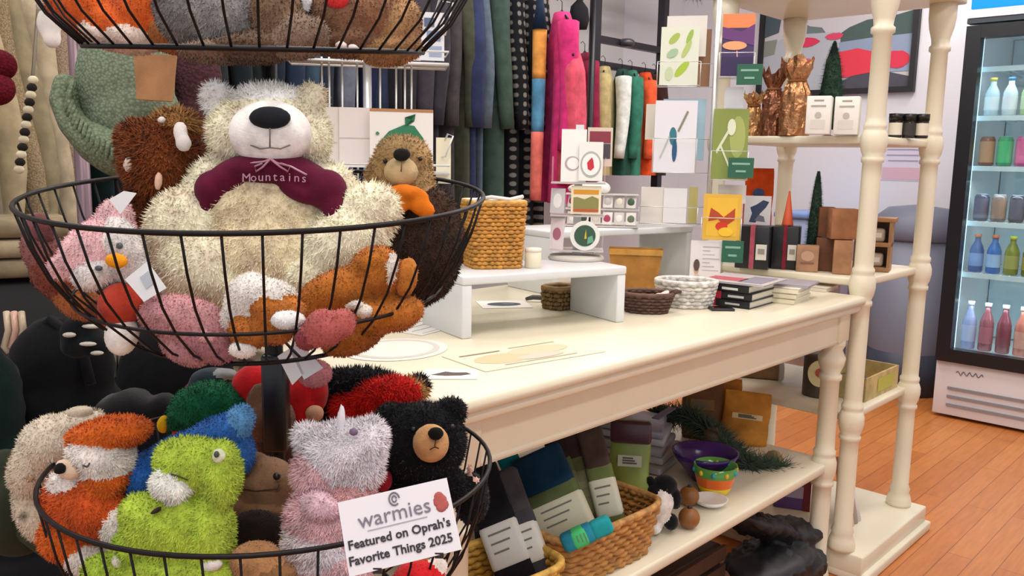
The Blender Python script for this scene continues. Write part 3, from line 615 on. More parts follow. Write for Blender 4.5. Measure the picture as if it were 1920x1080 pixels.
# bottle-brush trees
def brush_tree(loc,h,r,label,col='#4c6a58'):
    t=thing('bottle_brush_tree',label,'ornament tree',loc); mb=MB(); mb.lathe([(.022,0),(.022,.008),(.006,.012),(.004,.03)],n=16); mb.build('base',M('#8a6a4c','wood'),t)
    mb=MB(); mb.lathe([(r*.6,.03),(r*.8,.05),(r*.72,h*.5),(r*.45,h*.8),(.003,h)],n=14)
    vs=[];fs=[]
    for i in range(5200):
        z=random.random()**1.2; q=random.random()*2*PI; R_=r*(1-z**2.2)**.8+.004; z0=.028+z*(h-.03); dx,dy=math.cos(q),math.sin(q); L_=R_*(1+random.uniform(-.1,.25))
        b=len(vs); vs+=[(dx*R_*.4-dy*.0022,dy*R_*.4+dx*.0022,z0),(dx*R_*.4+dy*.0022,dy*R_*.4-dx*.0022,z0),(dx*L_,dy*L_,z0+random.uniform(-.006,.006))]; fs.append((b,b+1,b+2))
    mb.add(vs,fs,0,False); mb.build('bristles',M(col,'fabric'),t)
p=Pz(1521,520,ZT); p=W(.10,.19,.850); p=Pd(1522,505,2.55); p[2]=.85
brush_tree(p,.285,.026,'tall thin green bottle-brush tree beside the kraft boxes')
p=Pd(1553,246,2.62); p[2]=1.234; brush_tree(p,.29,.045,'wide green bottle-brush tree on the upper shelf of the shelf stand')
kz=.850
p=shp(1520,2.43,kz); 
boxy('kraft_box','small kraft box with printed front standing before the bottle-brush tree','box',shp(1520,2.44,kz),face(p),.060,.04,.075,'#b08668','kraft',arts=[('printed_patch','#c09880',ell(0,.1,.3,.2)),('printed_line','#8a5c48',rect(-.3,-.2,.3,-.14))])
boxy('kraft_box','brown kraft box at the right foot of the box pile','box',shp(1586,2.40,kz),face(p),.050,.05,.095,'#b58560','kraft')
boxy('kraft_box','dark brown box between the two lower kraft boxes','box',shp(1552,2.47,kz),face(p),.05,.05,.095,'#7a5038','kraft')
boxy('kraft_box','kraft box topmost of the pile beside post','box',shp(1582,2.42,kz+.097),face(p)+.2,.075,.06,.085,'#a8724c','kraft')
boxy('kraft_box','darker kraft box topmost at the left of the pile','box',shp(1550,2.50,kz+.097),face(p)+.1,.045,.06,.085,'#8a5a3c','kraft')
# wooden crate with two cubby holes
p=shp(1643,2.50,kz); t=thing('wooden_crate','small two-tier wooden crate at the right of the cream post','crate',p,face(p)-.1); wd=M('#a4784c','wood')
for z in(.006,.078,.15): mb=MB(); mb.box((0,0,z),(.10 if z<.15 else .115,.08,.012),bev=.001); mb.build('board',wd,t)
for x in(-.046,.046): mb=MB(); mb.box((x,0,.078),(.008,.078,.132)); mb.build('side_board',wd,t)
mb=MB(); mb.box((0,.036,.078),(.09,.006,.132)); mb.build('back_board',M('#7a5434','wood'),t)
for i,z in enumerate((.0125,.0845)):
    l=on(p,face(p)-.1,.005,-.006,z); q=thing('soap_bar',['pale wrapped soap in the lower cubby of the wooden crate','pale wrapped soap in the upper cubby of the wooden crate'][i],'soap',l,face(p)); mb=MB(); mb.box((0,0,.02),(.05,.03,.04),bev=.008); mb.build('soap',M('#c9b8a4'),q); mb=MB(); mb.box((0,-.0155,.02),(.03,.001,.014)); mb.build('label_sticker',M('#efe4d8','paper'),q)
# upper shelf goods
uz=1.234
def foil(px,D,w,h,label,col,seed,group=None):
    p=shp(px,D,uz); t=thing('foil_gift_bag',label,'gift bag',p,face(p)+random.uniform(-.2,.2)); rr=random.Random(seed); vs=[];fs=[];n=20;m=12
    for i in range(m+1):
        z=i/m; pin=1-.45*math.exp(-((z-.74)/.10)**2)+(.25*max(0,z-.8)*3)
        for j in range(n):
            q=2*PI*j/n; a=1+.10*math.sin(j*2.3+i*.8+seed)*(.4+z)+rr.uniform(-.05,.05)
            vs.append((w/2*math.cos(q)*a*pin*(1-.1*z),w*.33*math.sin(q)*a*pin*(1-.25*z),z*h+(rr.uniform(-.01,.02) if i==m else 0)))
    for i in range(m):
        for j in range(n): fs.append((i*n+j,i*n+(j+1)%n,(i+1)*n+(j+1)%n,(i+1)*n+j))
    fs.append(tuple(range(n))[::-1]); mb=MB(); mb.add(vs,fs,0,False); mb.build('foil_wrap',M(col,'foil',.3),t)
    mb=MB(); mb.tube([(w*.27*math.cos(q*PI/8),w*.17*math.sin(q*PI/8),h*.74) for q in range(16)],.004,6,closed=True); mb.build('tie',M('#8a5a3a','fabric'),t)
foil(1478,2.46,.085,.205,'large crumpled bronze foil bag in the middle of the upper shelf','#b9855c',1)
foil(1437,2.52,.065,.18,'brown foil bag left of the large bronze one','#8a5a42',2)
foil(1402,2.58,.06,.12,'small golden foil bag at the left end of the upper shelf','#c99a68',5)
for i,(px,lb) in enumerate(((1523,'white candle box left of the pair on the upper shelf'),(1575,'white candle box right of the pair on the upper shelf'))):
    p=shp(px,2.33,uz); boxy('candle_box',lb,'box',p,face(p)-.1,.062,.06,.10,'#ece9e2','paper',None,[('printed_line','#a09c96',rect(-.2,.36,.2,.40)),('printed_line','#b0aca6',rect(-.3,.22,.3,.26)),('printed_emblem','#bdb9b2',ell(0,.0,.13,.08)),('printed_panel','#d8d4cc',rect(-.3,-.36,.3,-.12))])
for i,(px,lb,c) in enumerate(((1665,'black-lidded jar with cream label, left of three on the upper shelf','#e2dcc8'),(1690,'dark jar between the two cream labelled jars','#3a3836'),(1714,'black-lidded jar with cream label, right of three on the upper shelf','#e2dcc8'))):
    p=shp(px,2.47,uz); t=thing('spice_jar',lb,'jar',p,face(p)); mb=MB(); mb.lathe([(.017,0),(.018,.004),(.018,.05)],n=20); mb.build('glass',M('#262322','plastic',.15),t)
    mb=MB(); mb.lathe([(.019,.05),(.019,.068),(.002,.069)],n=20); mb.build('lid',M('#151517','plastic'),t); mb=MB(); mb.lathe([(.0185,.008),(.0185,.042)],n=20,cap=False); mb.build('label_band',M(c,'paper'),t)
# greeting card spinner round the back post: white wire
p=W(-.22,.55,ZR2); 
D_=2.40; pc=Pd(1322,505,D_); pc=np.array([pc[0],pc[1],ZT]); 
cs=thing('greeting_card_spinner','white wire greeting card spinner in front of the back shelf post','display stand',pc,face(pc)); WH=M('#dfe0de','metal'); kk=D_/F_
mb=MB(); mb.lathe([(.055,0),(.055,.005),(.012,.012)],n=28); mb.build('base',WH,cs)
mb=MB(); mb.tube([(0,0,.005),(0,0,.86)],.007,10); mb.build('pole',WH,cs)
rc=face(pc)
def zat(y,px=1322,D=D_): return Pd(px,y,D)[2]
def xof(px,D=D_): # local x in the spinner
    q=Pd(px,300,D); dx=q-pc; return dx[0]*math.cos(rc)+dx[1]*math.sin(rc)
cards=[ # x0,x1,ytop,ybase, y-depth, label, colour, art
 (1232,1300,60,165,-.03,'botanical card with pale green leaves at the top left of the card spinner','#dfe6d4',[('printed_leaf','#a9c060',ell(-.15,.3,.16,.07,14,.5)),('printed_leaf','#9cbc58',ell(.25,.33,.14,.06,14,1)),('printed_leaf','#b4ca78',ell(.18,.12,.18,.06,14,.9)),('printed_leaf','#a4c4a0',ell(-.18,.05,.15,.07,14,.3)),('printed_leaf','#a8c848',ell(.08,-.22,.22,.08,14,.6)),('printed_leaf','#c8d8b0',ell(-.25,-.3,.12,.1,14,1.2))],0),
 (1342,1398,40,152,-.02,'sunset card in orange and violet at the top right of the card spinner','#4a3a66',[('printed_sky','#e88a5a',rect(-.5,.28,.5,.5)),('printed_cloud','#6a4078',[(-.5,.12),(.5,.0),(.5,.34),(.1,.22),(-.5,.3)]),('printed_glow','#f2a878',ell(-.1,-.0,.38,.07,16)),('printed_water','#3a3058',rect(-.5,-.5,.5,-.18)),('printed_post','#c8a0a8',[(.0,-.3),(.05,-.3),(.0,-.08),(-.04,-.08)])],.0),
 (1228,1303,192,322,-.045,'white card with a blue kingfisher-like bird at the left of the card spinner','#e6e6ec',[('printed_bird','#3a7a8a',ell(-.05,-.0,.09,.13,14,.1)),('printed_bird','#2a5a80',ell(.0,-.2,.06,.16,14,0)),('printed_branch','#8a8870',[(.05,.08),(.09,.06),(.3,.34),(.26,.36)]),('printed_stem','#b8c0b8',[(-.35,-.3),(-.33,-.32),(-.12,.0),(-.14,.02)])],0),
 (1335,1397,208,335,-.035,'olive green card with a white line drawing on the right of the card spinner','#8a9a50',[('printed_patch','#a8b468',ell(.2,.1,.22,.3,14)),('printed_stem','#dce4c8',[(-.4,-.1),(-.36,-.14),(.1,.3),(.06,.34)]),('printed_stem','#dce4c8',[(-.3,-.02),(-.26,-.0),(.1,-.4),(.06,-.42)]),('printed_loop','#e0e8cc',ell(.02,.24,.12,.12,12))],0),
 (1325,1392,362,446,-.05,'orange and yellow card with a red valley picture low on the card spinner','#e8b848',[('printed_panel','#f0c040',rect(-.4,-.42,.4,.42)),('printed_hill','#b84a28',[(-.36,-.1),(-.3,.2),(-.1,.1),(.05,.0),(.34,.2),(.34,-.05),(.1,-.2),(-.1,-.05)]),('printed_patch','#d83828',ell(.0,-.2,.16,.1,14)),('printed_patch','#f8c838',ell(.12,-.32,.2,.1,14))],0),
 (1207,1248,350,417,-.03,'blank cream card low at the left of the card spinner','#e2dcd4',[],0),
 (1250,1292,352,417,-.035,'blank white card beside the blank cream one low on the card spinner','#e8e8ea',[],0),
 (1296,1312,350,418,-.01,'narrow olive-edged card seen edge-on low on the card spinner','#b8b070',[],0),
 (1240,1312,36,110,.02,'plain white envelope behind the botanical card at the top of the card spinner','#e4dfd8',[],0),
 (1208,1232,196,262,.0,'cream envelope behind the bird card','#ddd6c8',[],0),
 (1240,1318,187,300,.01,'pale blue envelope behind the bird card','#a8c8d8',[],0),
 (1300,1322,60,165,.03,'brown kraft envelope behind the botanical card','#9a7458',[],0),
 (1350,1400,346,380,.0,'white envelope behind the orange valley card','#dcd8d4',[],0),
 (1352,1385,168,206,.0,'pale card in the middle right pocket of the card spinner','#dadfe4',[],0)]
for x0,x1,y0,y1,dy,lb,col,art,_ in cards:
    w_=(x1-x0)*kk; zb=zat(y1,(x0+x1)/2); h_=zat(y0,(x0+x1)/2)-zb
    l=on(np.array([pc[0],pc[1],zb]),rc,xof((x0+x1)/2),dy,0); t=thing('greeting_card',lb,'card',l,rc)
    card(t,w_,h_,.0025,col,arts=art,tilt=.06)
for i,(x0,x1,y1,h0) in enumerate(((1228,1306,165,40),(1338,1400,152,40),(1226,1306,322,60),(1333,1399,335,50),(1322,1394,446,40),(1205,1314,417,30))):
    zb=zat(y1,(x0+x1)/2)-ZT; xa,xb=xof(x0),xof(x1); mb=MB()
    for z in(zb-.002,zb+h0*kk): mb.tube([(0,0,z),(xa,-.0,z),(xa,-.056,z),(xb,-.056,z),(xb,0,z),(0,0,z)],.0012,5)
    for x in(xa,xb): mb.tube([(x,-.056,zb-.002),(x,-.056,zb+h0*kk)],.0012,5)
    mb.build('wire_pocket',WH,cs)
for i,(x0,x1,y0,y1,lb) in enumerate(((1371,1414,132,168,'green price sign at the foot of the sunset card'),(1365,1409,296,332,'green price sign at the foot of the olive card'),(1362,1400,446,486,'green price sign below the orange valley card'))):
    zb=zat(y1,x0); h_=zat(y0,x0)-zb; l=on(np.array([pc[0],pc[1],zb]),rc,xof((x0+x1)/2),-.064,0); t=thing('price_sign',lb,'price sign',l,rc)
    card(t,(x1-x0)*kk,h_,.003,'#2f6650',name='plate',arts=[('printed_line','#8ab8a4',rect(-.35,.15,.35,.25)),('printed_line','#8ab8a4',rect(-.2,-.22,.2,-.12))])
# orange bag and hanging card behind, right of the spinner
p=shp(1420,2.66,.85); t=pouch('gift_bag','bright orange-red rounded bag hanging in the shelf stand behind the card spinner','bag',[p[0],p[1],.93],face(p),.085,.05,.21,'#d8501f','fabric',None)
mb=MB(); mb.ball((0,-.022,.135),(.018,.004,.014),sub=2); mb.build('emblem_patch',M('#4a5a80','fabric'),t)
p=shp(1420,2.50,.9755); t=thing('art_print','white print with a dark blue figure standing on the left black box','print',p,face(p)); card(t,.075,.085,.003,'#cfcdd0',arts=[('printed_figure','#2f3c5a',[(-.3,-.4),(-.05,-.42),(.1,-.1),(.3,.1),(.42,.3),(.2,.36),(-.05,.2),(-.28,.1),(-.2,-.1)]),('printed_figure','#6a6a78',[(-.1,-.35),(.3,-.38),(.25,-.2),(.05,-.15)])],tilt=.05)
p=shp(1478,2.50,.9765); t=thing('cone_ornament','slim orange cone standing on the right black box','ornament',p,0); mb=MB(); mb.lathe([(.016,0),(.016,.003),(.002,.10)],n=20); mb.build('cone',M('#e0623c'),t)
# candle disk etc. on the stand's low shelf (z .46): cardboard trays
lz=.4715
p=shp(1640,2.42,lz); t=thing('cardboard_tray','shallow cream cardboard display tray on the low shelf of the shelf stand','tray',W(.30,.10,lz),ROT)
mb=MB()
for(x,y,a,b) in((0,-.07,.26,.006),(0,.07,.26,.006),(-.127,0,.006,.14),(.127,0,.006,.14)): mb.box((x,y,.035),(a,b,.07))
mb.box((0,0,.003),(.25,.14,.006)); mb.build('tray',M('#c4b078','kraft'),t)
mb=MB(); mb.box((.02,-.0745,.035),(.12,.001,.04)); mb.build('printed_panel',M('#b8b850','paper'),t)
t=thing('soap_bar','dark wrapped bar lying in the cardboard tray','soap',W(.26,.10,lz+.006),ROT); mb=MB(); mb.box((0,0,.02),(.09,.10,.04),bev=.006); mb.build('wrapper',M('#4a4440'),t)
# ================================================================= CLOTHES RAILS AT THE BACK
def s_at(px,t):
    d=ray(px,300); q=d[:2]; k=(t+(A0@VV))/(q@VV); return float((q*k-A0)@UU)
def garment(loc,rz,mat,length,label,width=.21,sleeve=.60,seed=0,group=None,cat='garment',name='hanging_garment',thick=.034,hood=None,second=None):
    t=thing(name,label,cat,loc,rz,group); rr=random.Random(seed); n=28; m=16; vs=[];fs=[]; ph=rr.uniform(0,6); ph2=rr.uniform(0,6)
    for i in range(m+1):
        f=i/m; z=-.055-f*(length-.055)
        a=.055+(width-.055)*min(1,(f*length/.11))**.8 if f*length<.11 else width*(1+.10*f)
        b=thick*(.55+.45*min(1,f*6))
        for j in range(n):
            q=2*PI*j/n; c,s_=math.cos(q),math.sin(q); fold=1+(.28*math.sin(7*q+ph+f*1.5)+.15*math.sin(13*q+ph2))*min(1,f*2)
            vs.append((a*c,b*s_*fold+.008*math.sin(c*9+ph)*f,z))
    for i in range(m):
        for j in range(n): fs.append((i*n+j,(i+1)*n+j,(i+1)*n+(j+1)%n,i*n+(j+1)%n))
    fs.append(tuple(range(n))); mb=MB(); mb.add(vs,fs,0,True); mb.build('bodice',mat,t)
    if sleeve:
        for sg in(-1,1):
            mb=MB(); P=[(sg*(width-.04+.06*min(1,k*1.6)+.01*math.sin(k*5+ph)),.012*math.sin(k*4+ph2)*k,-.11-k*sleeve) for k in [i/9 for i in range(10)]]
            mb.tube(P,[.045-.017*i/9 for i in range(10)],10); mb.build('sleeve',second or mat,t)
    if hood: mb=MB(); mb.ball((0,.02,-.10),(.10,.06,.09),sub=3); mb.build('hood',hood,t)
    mb=MB(); mb.tube([(-width*.85,0,-.10),(0,0,-.045),(width*.85,0,-.10)],.005,6); mb.tube([(0,0,-.045),(0,0,-.01),(0,.012,.004),(0,.022,-.006)],.0018,5); mb.build('hanger',M('#2a2a2c','metal'),t)
    return t
RT1=1.72; RZ=1.98
def rail(name,label,s0,s1,t,z,col='#2c2b30',uprights=True):
    r=thing(name,label,'clothes rail',W((s0+s1)/2,t,0),ROT); L_=s1-s0; mt=M(col,'metal')
    mb=MB(); mb.tube([(-L_/2,0,z),(L_/2,0,z)],.014,10); mb.build('hanging_bar',mt,r)
    for x in(-L_/2,L_/2):
        mb=MB(); mb.tube([(x,0,.02),(x,0,z+.01)],.016,10); mb.build('upright',mt,r); mb=MB(); mb.tube([(x,-.25,.02),(x,.25,.02)],.018,10); mb.build('foot_bar',mt,r)
    return r
rail('clothes_rail','long black clothes rail along the back wall behind the table',-1.95,.98,RT1,RZ)
ramp=[(40,'#22302e','deep teal'),(95,'#1d2a2a','blackish green'),(150,'#2a2c30','black'),(200,'#16282a','dark petrol'),(250,'#2b2a2e','soft black'),(310,'#3c2428','dark wine'),(360,'#3a3028','dark brown'),(410,'#23262b','charcoal black'),(450,'#1b2328','inky black'),(480,'#17201f','black-green'),(510,'#1c2430','midnight'),(545,'#222e42','dark navy'),(580,'#36485c','slate blue'),(615,'#262f3c','blue-black'),(650,'#6a7080','pale slate'),(680,'#1e2448','royal navy'),(705,'#2a3248','dusk blue'),(730,'#1d1d24','black'),(755,'#39373c','graphite'),(785,'#454048','warm grey'),(812,'#3c3a42','iron grey'),(838,'#4b4648','mushroom grey'),(862,'#4c4e40','olive grey'),(884,'#343b5c','indigo'),(904,'#5c6a78','steel blue'),(926,'#44584e','forest grey')]
wk=['blouse','coat','jumper','shirt','jacket']
for i,(px,c,nm) in enumerate(ramp):
    s_=s_at(px-62,RT1); low=px<450
    garment(W(s_,RT1,RZ),ROT+PI/2+random.uniform(-.12,.12),M(c,'fabric'),1.55 if low else 1.20+.05*(i%3),f'{nm} {wk[i%5]} number {["one","two","three","four","five"][i%5]} hanging on the back rail' if False else f'{nm} {wk[i%5]} on the back rail, next to the {ramp[i-1][2] if i else "tan hoodies"} {wk[(i-1)%5] if i else ""}'.strip(),seed=i,width=.20+.012*(i%3),group='dark clothes on the back rail')
for i,(px,nm) in enumerate(((950,'first from the forest grey shirt'),(972,'in the middle of three'),(990,'nearest the pink hoodie'))):
    garment(W(s_at(px-50,RT1),RT1,RZ),ROT+PI/2+.08*i,M('#26272a','plaid'),1.30,f'black and grey plaid flannel shirt on the back rail, {nm}',seed=40+i,group='plaid shirts on the back rail',cat='shirt')
t=thing('striped_scarf','long scarf in orange, sky blue and coral hanging between plaid shirts and pink hoodie','scarf',W(s_at(1006,RT1-.28),RT1-.28,1.66),ROT+.6)
for i,(c,a,b) in enumerate((('#1c2c44',.16,.02),('#e8a050',.16,.40),('#5a94b8',.40,.66),('#e8786c',.66,1.0))):
    if i==0: mb=MB(); mb.tube([(0,0,.12),(0,0,0)],[.012,.03],10); mb.build('fold',M(c,'fabric'),t); continue
    mb=MB(); vs=[]
    mb.tube([(.012*math.sin(k*4),.0,-k*.8+.13) for k in np.linspace(a,b,8)],[.030-.006*k for k in np.linspace(a,b,8)],10); mb.build('colour_panel',M(c,'fabric'),t)
for x_ in (0,): mb=MB(); mb.tube([(0,0,.12),(0,.19,.13)],.003,5); mb.build('hook',M('#2a2a2c','metal'),t)
garment(W(s_at(1046,RT1-.25),RT1-.25,1.80),ROT+.9,M('#d8387c','fabric'),.82,'bright pink hoodie hanging at the right end of the back rail',seed=60,cat='hoodie',width=.16,sleeve=.5,thick=.06)
garment(W(s_at(1066,RT1-.33),RT1-.33,1.66),ROT+.75,M('#e05a70','fabric'),.60,'coral pink top hanging in front of the bright pink hoodie',seed=61,cat='top',width=.13,sleeve=0,thick=.05)
garment(W(s_at(1090,1.9),1.9,1.74),ROT+1.0,M('#8a2240','fabric'),.72,'dark crimson jumper beside the black rack post',seed=62,cat='jumper',width=.14)
b=thing('lingerie_bag','small black drawstring bag hanging above the crimson jumper','bag',W(s_at(1078,1.75),1.75,1.86),ROT)
mb=MB(); 
mb.lathe([(.01,-.10),(.05,-.095),(.065,-.05),(.055,0),(.02,.03),(.03,.05)],n=14,sy=.5)
mb.build('pouch',M('#1c1d22','fabric'),b); mb=MB(); mb.tube([(-.02,0,.02),(0,0,.13),(.02,0,.02)],.003,5); mb.build('cord',M('#1c1d22'),b)
# black pipe rack with the small jackets
r=thing('pipe_rack','black square-tube garment rack standing before the back wall, right of the pink hoodie','garment rack',W(0,0,0),ROT)
sa,sb2=s_at(1108,2.0),s_at(1232,2.0); bk=M('#37353a','metal')
sa_=sa-0; r.location=tuple(W((sa+sb2)/2,2.0,0)); Lr=sb2-sa
for x in(-Lr/2,Lr/2):
    mb=MB(); mb.box((x,0,1.07),(.045,.045,2.14)); mb.build('post',bk,r); mb=MB(); mb.box((x,0,.02),(.05,.46,.04)); mb.build('foot_bar',bk,r)
for z in (2.12,1.79,1.66): mb=MB(); mb.box((0,0,z),(Lr,.035,.035)); mb.build('crossbar',bk,r)
mb=MB(); mb.lathe([(.03,0),(.045,.01),(.045,.03),(.03,.04)],(-Lr*.12,-.03,1.77),n=20); mb.build('coupling',M('#55535a','metal'),r)
p=W((sa+sb2)/2,2.06,0); wp=thing('leaning_board','pale grey board leaning behind the upper part of the black pipe rack','board',W((sa+sb2)/2,2.32,1.58),ROT); mb=MB(); mb.box((0,0,.30),(Lr*1.15,.02,.66)); mb.build('board',M('#c5c1c0'),wp)
mk=[(1128,'#b8a878','tan knitted pullover',None,.13),(1160,'#1f4a3e','dark green jacket with white trim',M('#dfe6e0','fabric'),.17),(1178,'#3a7a66','sea green jacket',None,.15),(1203,'#e4532a','bright orange jacket',M('#e8603a','fabric'),.11),(1222,'#3a2420','dark brown jacket',None,.11)]
for i,(px,c,nm,sec,wd) in enumerate(mk):
    garment(W(s_at(px,1.96),1.96,1.70),ROT+.6+.1*i,M(c,'fabric'),.62,f'{nm} hanging on the black pipe rack',seed=70+i,cat='jacket',width=wd,sleeve=.42,second=sec,thick=.05)
g=thing('evergreen_garland','dark green evergreen garland laid along the top of the black pipe rack','garland',W(sb2+.05,2.0,2.16),ROT)
def needles(mb,path,r,n,seed=0,wd=.004,mi=0):
    rr=random.Random(seed)
    for i in range(n):
        f=rr.random()*(len(path)-1); k=int(f); a=Vector(path[k]).lerp(Vector(path[min(k+1,len(path)-1)]),f-k); d=Vector((rr.gauss(0,1),rr.gauss(0,1),rr.gauss(0,1))).normalized(); e=d.orthogonal().normalized()*wd; L_=r*rr.uniform(.6,1.1)
        mb.add([a+e,a-e,a+d*L_],[(0,1,2)],mi,False)
mb=MB(); needles(mb,[(-.3,0,.0),(0,-.02,.03),(.3,0,-.0)],.09,1500,3,.007); mb.tube([(-.3,0,0),(0,-.02,.03),(.3,0,0)],.02,6); mb.build('sprigs',M('#4c5a3c','fabric'),g)
# wall-side bench in the dark below the rails
bn=thing('low_bench','long dark low bench along the back wall below the hanging clothes','bench',W(-.45,1.98,0),ROT)
mb=MB(); mb.box((0,0,.36),(2.9,.40,.04),bev=.006); mb.build('seat_board',M('#26242a'),bn)
for x in(-1.4,0,1.4): mb=MB(); mb.box((x,0,.17),(.05,.36,.34)); mb.build('leg',M('#26242a'),bn)
# ----- white leaflet rack at the left end of the table
p=Pz(712,592,ZT); rk=thing('leaflet_rack','white wire card rack standing at the left back of the table behind the plush basket','display stand',p,face(p)+.0); rkz=face(p); rkp=p; Dk=dep(p); kk=Dk/F_
def rx(px): q=Pd(px,300,Dk)-rkp; return q[0]*math.cos(rkz)+q[1]*math.sin(rkz)
def rz_(py,px=712): return Pd(px,py,Dk)[2]-ZT
mb=MB(); mb.lathe([(.09,0),(.09,.006),(.015,.014)],n=30); mb.build('base',WH,rk)
mb=MB(); mb.tube([(rx(690),0,0),(rx(690),0,.66)],.009,10); mb.build('pole',M('#d6dce0','metal'),rk)
for px in (609,622,645,672,713,742,758,770): mb=MB(); mb.tube([(rx(px),.004,rz_(345)),(rx(px),.004,rz_(118))],.0022,6); mb.build('wire',WH,rk)
for (x0,x1,y1,hh_) in((552,835,128,22),(600,838,322,14)):
    za=rz_(y1); mb=MB(); xa,xb=rx(x0),rx(x1)
    mb.tube([(xa,-.04,za),(xb,-.04,za),(xb,.05,za),(xa,.05,za)],.003,6,closed=True); mb.tube([(xa,-.04,za+hh_*kk),(xb,-.04,za+hh_*kk),(xb,.05,za+hh_*kk),(xa,.05,za+hh_*kk)],.0022,6,closed=True)
    mb.box(((xa+xb)/2,0,za+.002),(xb-xa,.085,.003)); mb.build('card_shelf',WH,rk)
for (x0,x1,y0,y1) in((800,843,15,75),(818,845,250,292)):
    mb=MB(); mb.tube([(rx(x0),-.0,rz_(y1)),(rx(x0+18),-.02,rz_(y0)),(rx(x1),-.03,rz_(y0+4)),(rx(x1-14),-.03,rz_(y1))],.002,6,closed=True); mb.build('pocket_wire',WH,rk)
for x0,x1,y0,y1,dy,lb,col,art in [(783,828,40,124,-.02,'white booklet with blue pictures on the top shelf of the white wire rack','#dfe2e6',[('printed_picture','#7f92b4',rect(-.2,-.1,.35,.12)),('printed_picture','#9aaac4',rect(-.1,-.42,.4,-.2)),('printed_picture','#5a6888',rect(-.3,.2,.1,.38))]),
  (762,786,55,124,-.01,'slim pale pink booklet beside the blue pictured booklet','#e6d4d4',[]),
  (695,808,213,318,-.03,'white card with a green wreath and kraft edge in the middle of the wire rack','#ebe7e2',[('kraft_edge','#b08058',rect(-.5,.45,.5,.5)),('printed_wreath','#2f7a56',[(-.42,-.45),(-.38,-.1),(-.2,.12),(.05,.24),(.2,.22),(.34,.02),(.42,-.2),(.2,-.3),(.3,-.05),(.1,.08),(-.12,.0),(-.28,-.2),(-.3,-.45)]),('printed_bow','#246a4c',[(.05,.36),(.2,.3),(.22,.42),(.06,.2)]),('printed_dot','#46806a',ell(-.38,.08,.03,.03,8))]),
  (590,640,212,318,-.012,'cream card at the left of the middle row of the wire rack','#ded8d0',[('printed_line','#c4bcb4',rect(-.4,-.1,.4,-.08))]),
  (640,694,212,318,-.016,'pale pink card beside the green wreath card','#e4dcd8',[('printed_line','#c8c0bc',rect(-.5,-.02,.5,.0))]),
  (815,842,262,345,-.02,'narrow cream leaflet at the right of the middle row of the wire rack','#e8e2c8',[])]:
    l=on(np.array([rkp[0],rkp[1],ZT+rz_(y1)+.005]),rkz,rx((x0+x1)/2),dy,0); t=thing('greeting_card',lb,'card',l,rkz); card(t,(x1-x0)*kk,(y1-y0)*kk,.003,col,arts=art,tilt=.05)
# ================================================================= LEFT SIDE: tan knitwear, hats, bags
Dl=1.75
rl=thing('clothes_rail','brown clothes rail at the far left carrying tan knitwear','clothes rail',(0,0,0)); 
pl=Pd(-105,300,1.9); pl[2]=0; az=face(pl)+1.1; rl.location=tuple(pl); rl.rotation_euler=(0,0,az)
for x in(-.62,.30): mb=MB(); mb.tube([(x,0,.02),(x,0,1.64)],.014,10); mb.build('upright',M('#6e5a52','metal'),rl); mb=MB(); mb.tube([(x,-.2,.02),(x,.2,.02)],.016,8); mb.build('foot_bar',M('#6e5a52','metal'),rl)
mb=MB(); mb.tube([(-.62,0,1.62),(.30,0,1.62)],.012,10); mb.build('hanging_bar',M('#6e5a52','metal'),rl)
tan=[(-.50,'#8c7a66','brown'),(-.40,'#a69578','sandy'),(-.30,'#7c7460','khaki'),(-.20,'#b0a080','pale tan'),(-.10,'#9c8a6c','oat'),(.0,'#8f8468','olive tan'),(.09,'#b4a68c','beige'),(.18,'#a08c78','taupe')]
for i,(x,c,nm) in enumerate(tan):
    garment(on(pl+[0,0,1.62],az,x,0,0),az+PI/2+random.uniform(-.15,.15),M(c,'knit' if i%3==1 else 'fabric'),.84,f'{nm} cardigan on the brown rail at the far left',seed=90+i,cat='cardigan',width=.19,group='tan knitwear at the far left')
# patterned trim
t=thing('braided_strap','black and cream braided strap hanging over the tan cardigans','strap',Pd(52,150,1.45)); 
a0=Pd(58,150,1.45); mb=MB(); mb2=MB()
for i in range(13):
    q=Pd(62-i*2.2,150+i*14,1.45)-a0; (mb if i%2 else mb2).ball(q,(.009,.006,.0075),sub=2)
t.location=tuple(a0); mb.build('dark_bead',M('#26241f','fabric'),t); mb2.build('cream_bead',M('#d8d0b4','fabric'),t)
mb=MB(); mb.tube([(Pd(62,150,1.45)-a0),(Pd(62,140,1.45)-a0),Pd(75,-35,1.62)-a0],.003,5); mb.build('cord',M('#5a5040'),t)
t=thing('white_gloves','white mittens hanging at the top left beside the orange plush','gloves',Pd(88,60,1.35)); a0=Pd(88,60,1.35)
soft('mitten',1.35,[(92,40,0,24,34,12,8),(98,72,0,18,20,10,0),(108,52,0,8,16,8,30)],[M('#e6e2dc','fabric')],t,a0,.004)
soft('cuff',1.35,[(88,10,0,22,20,12)],[M('#cfc6ba','knit')],t,a0,.004)
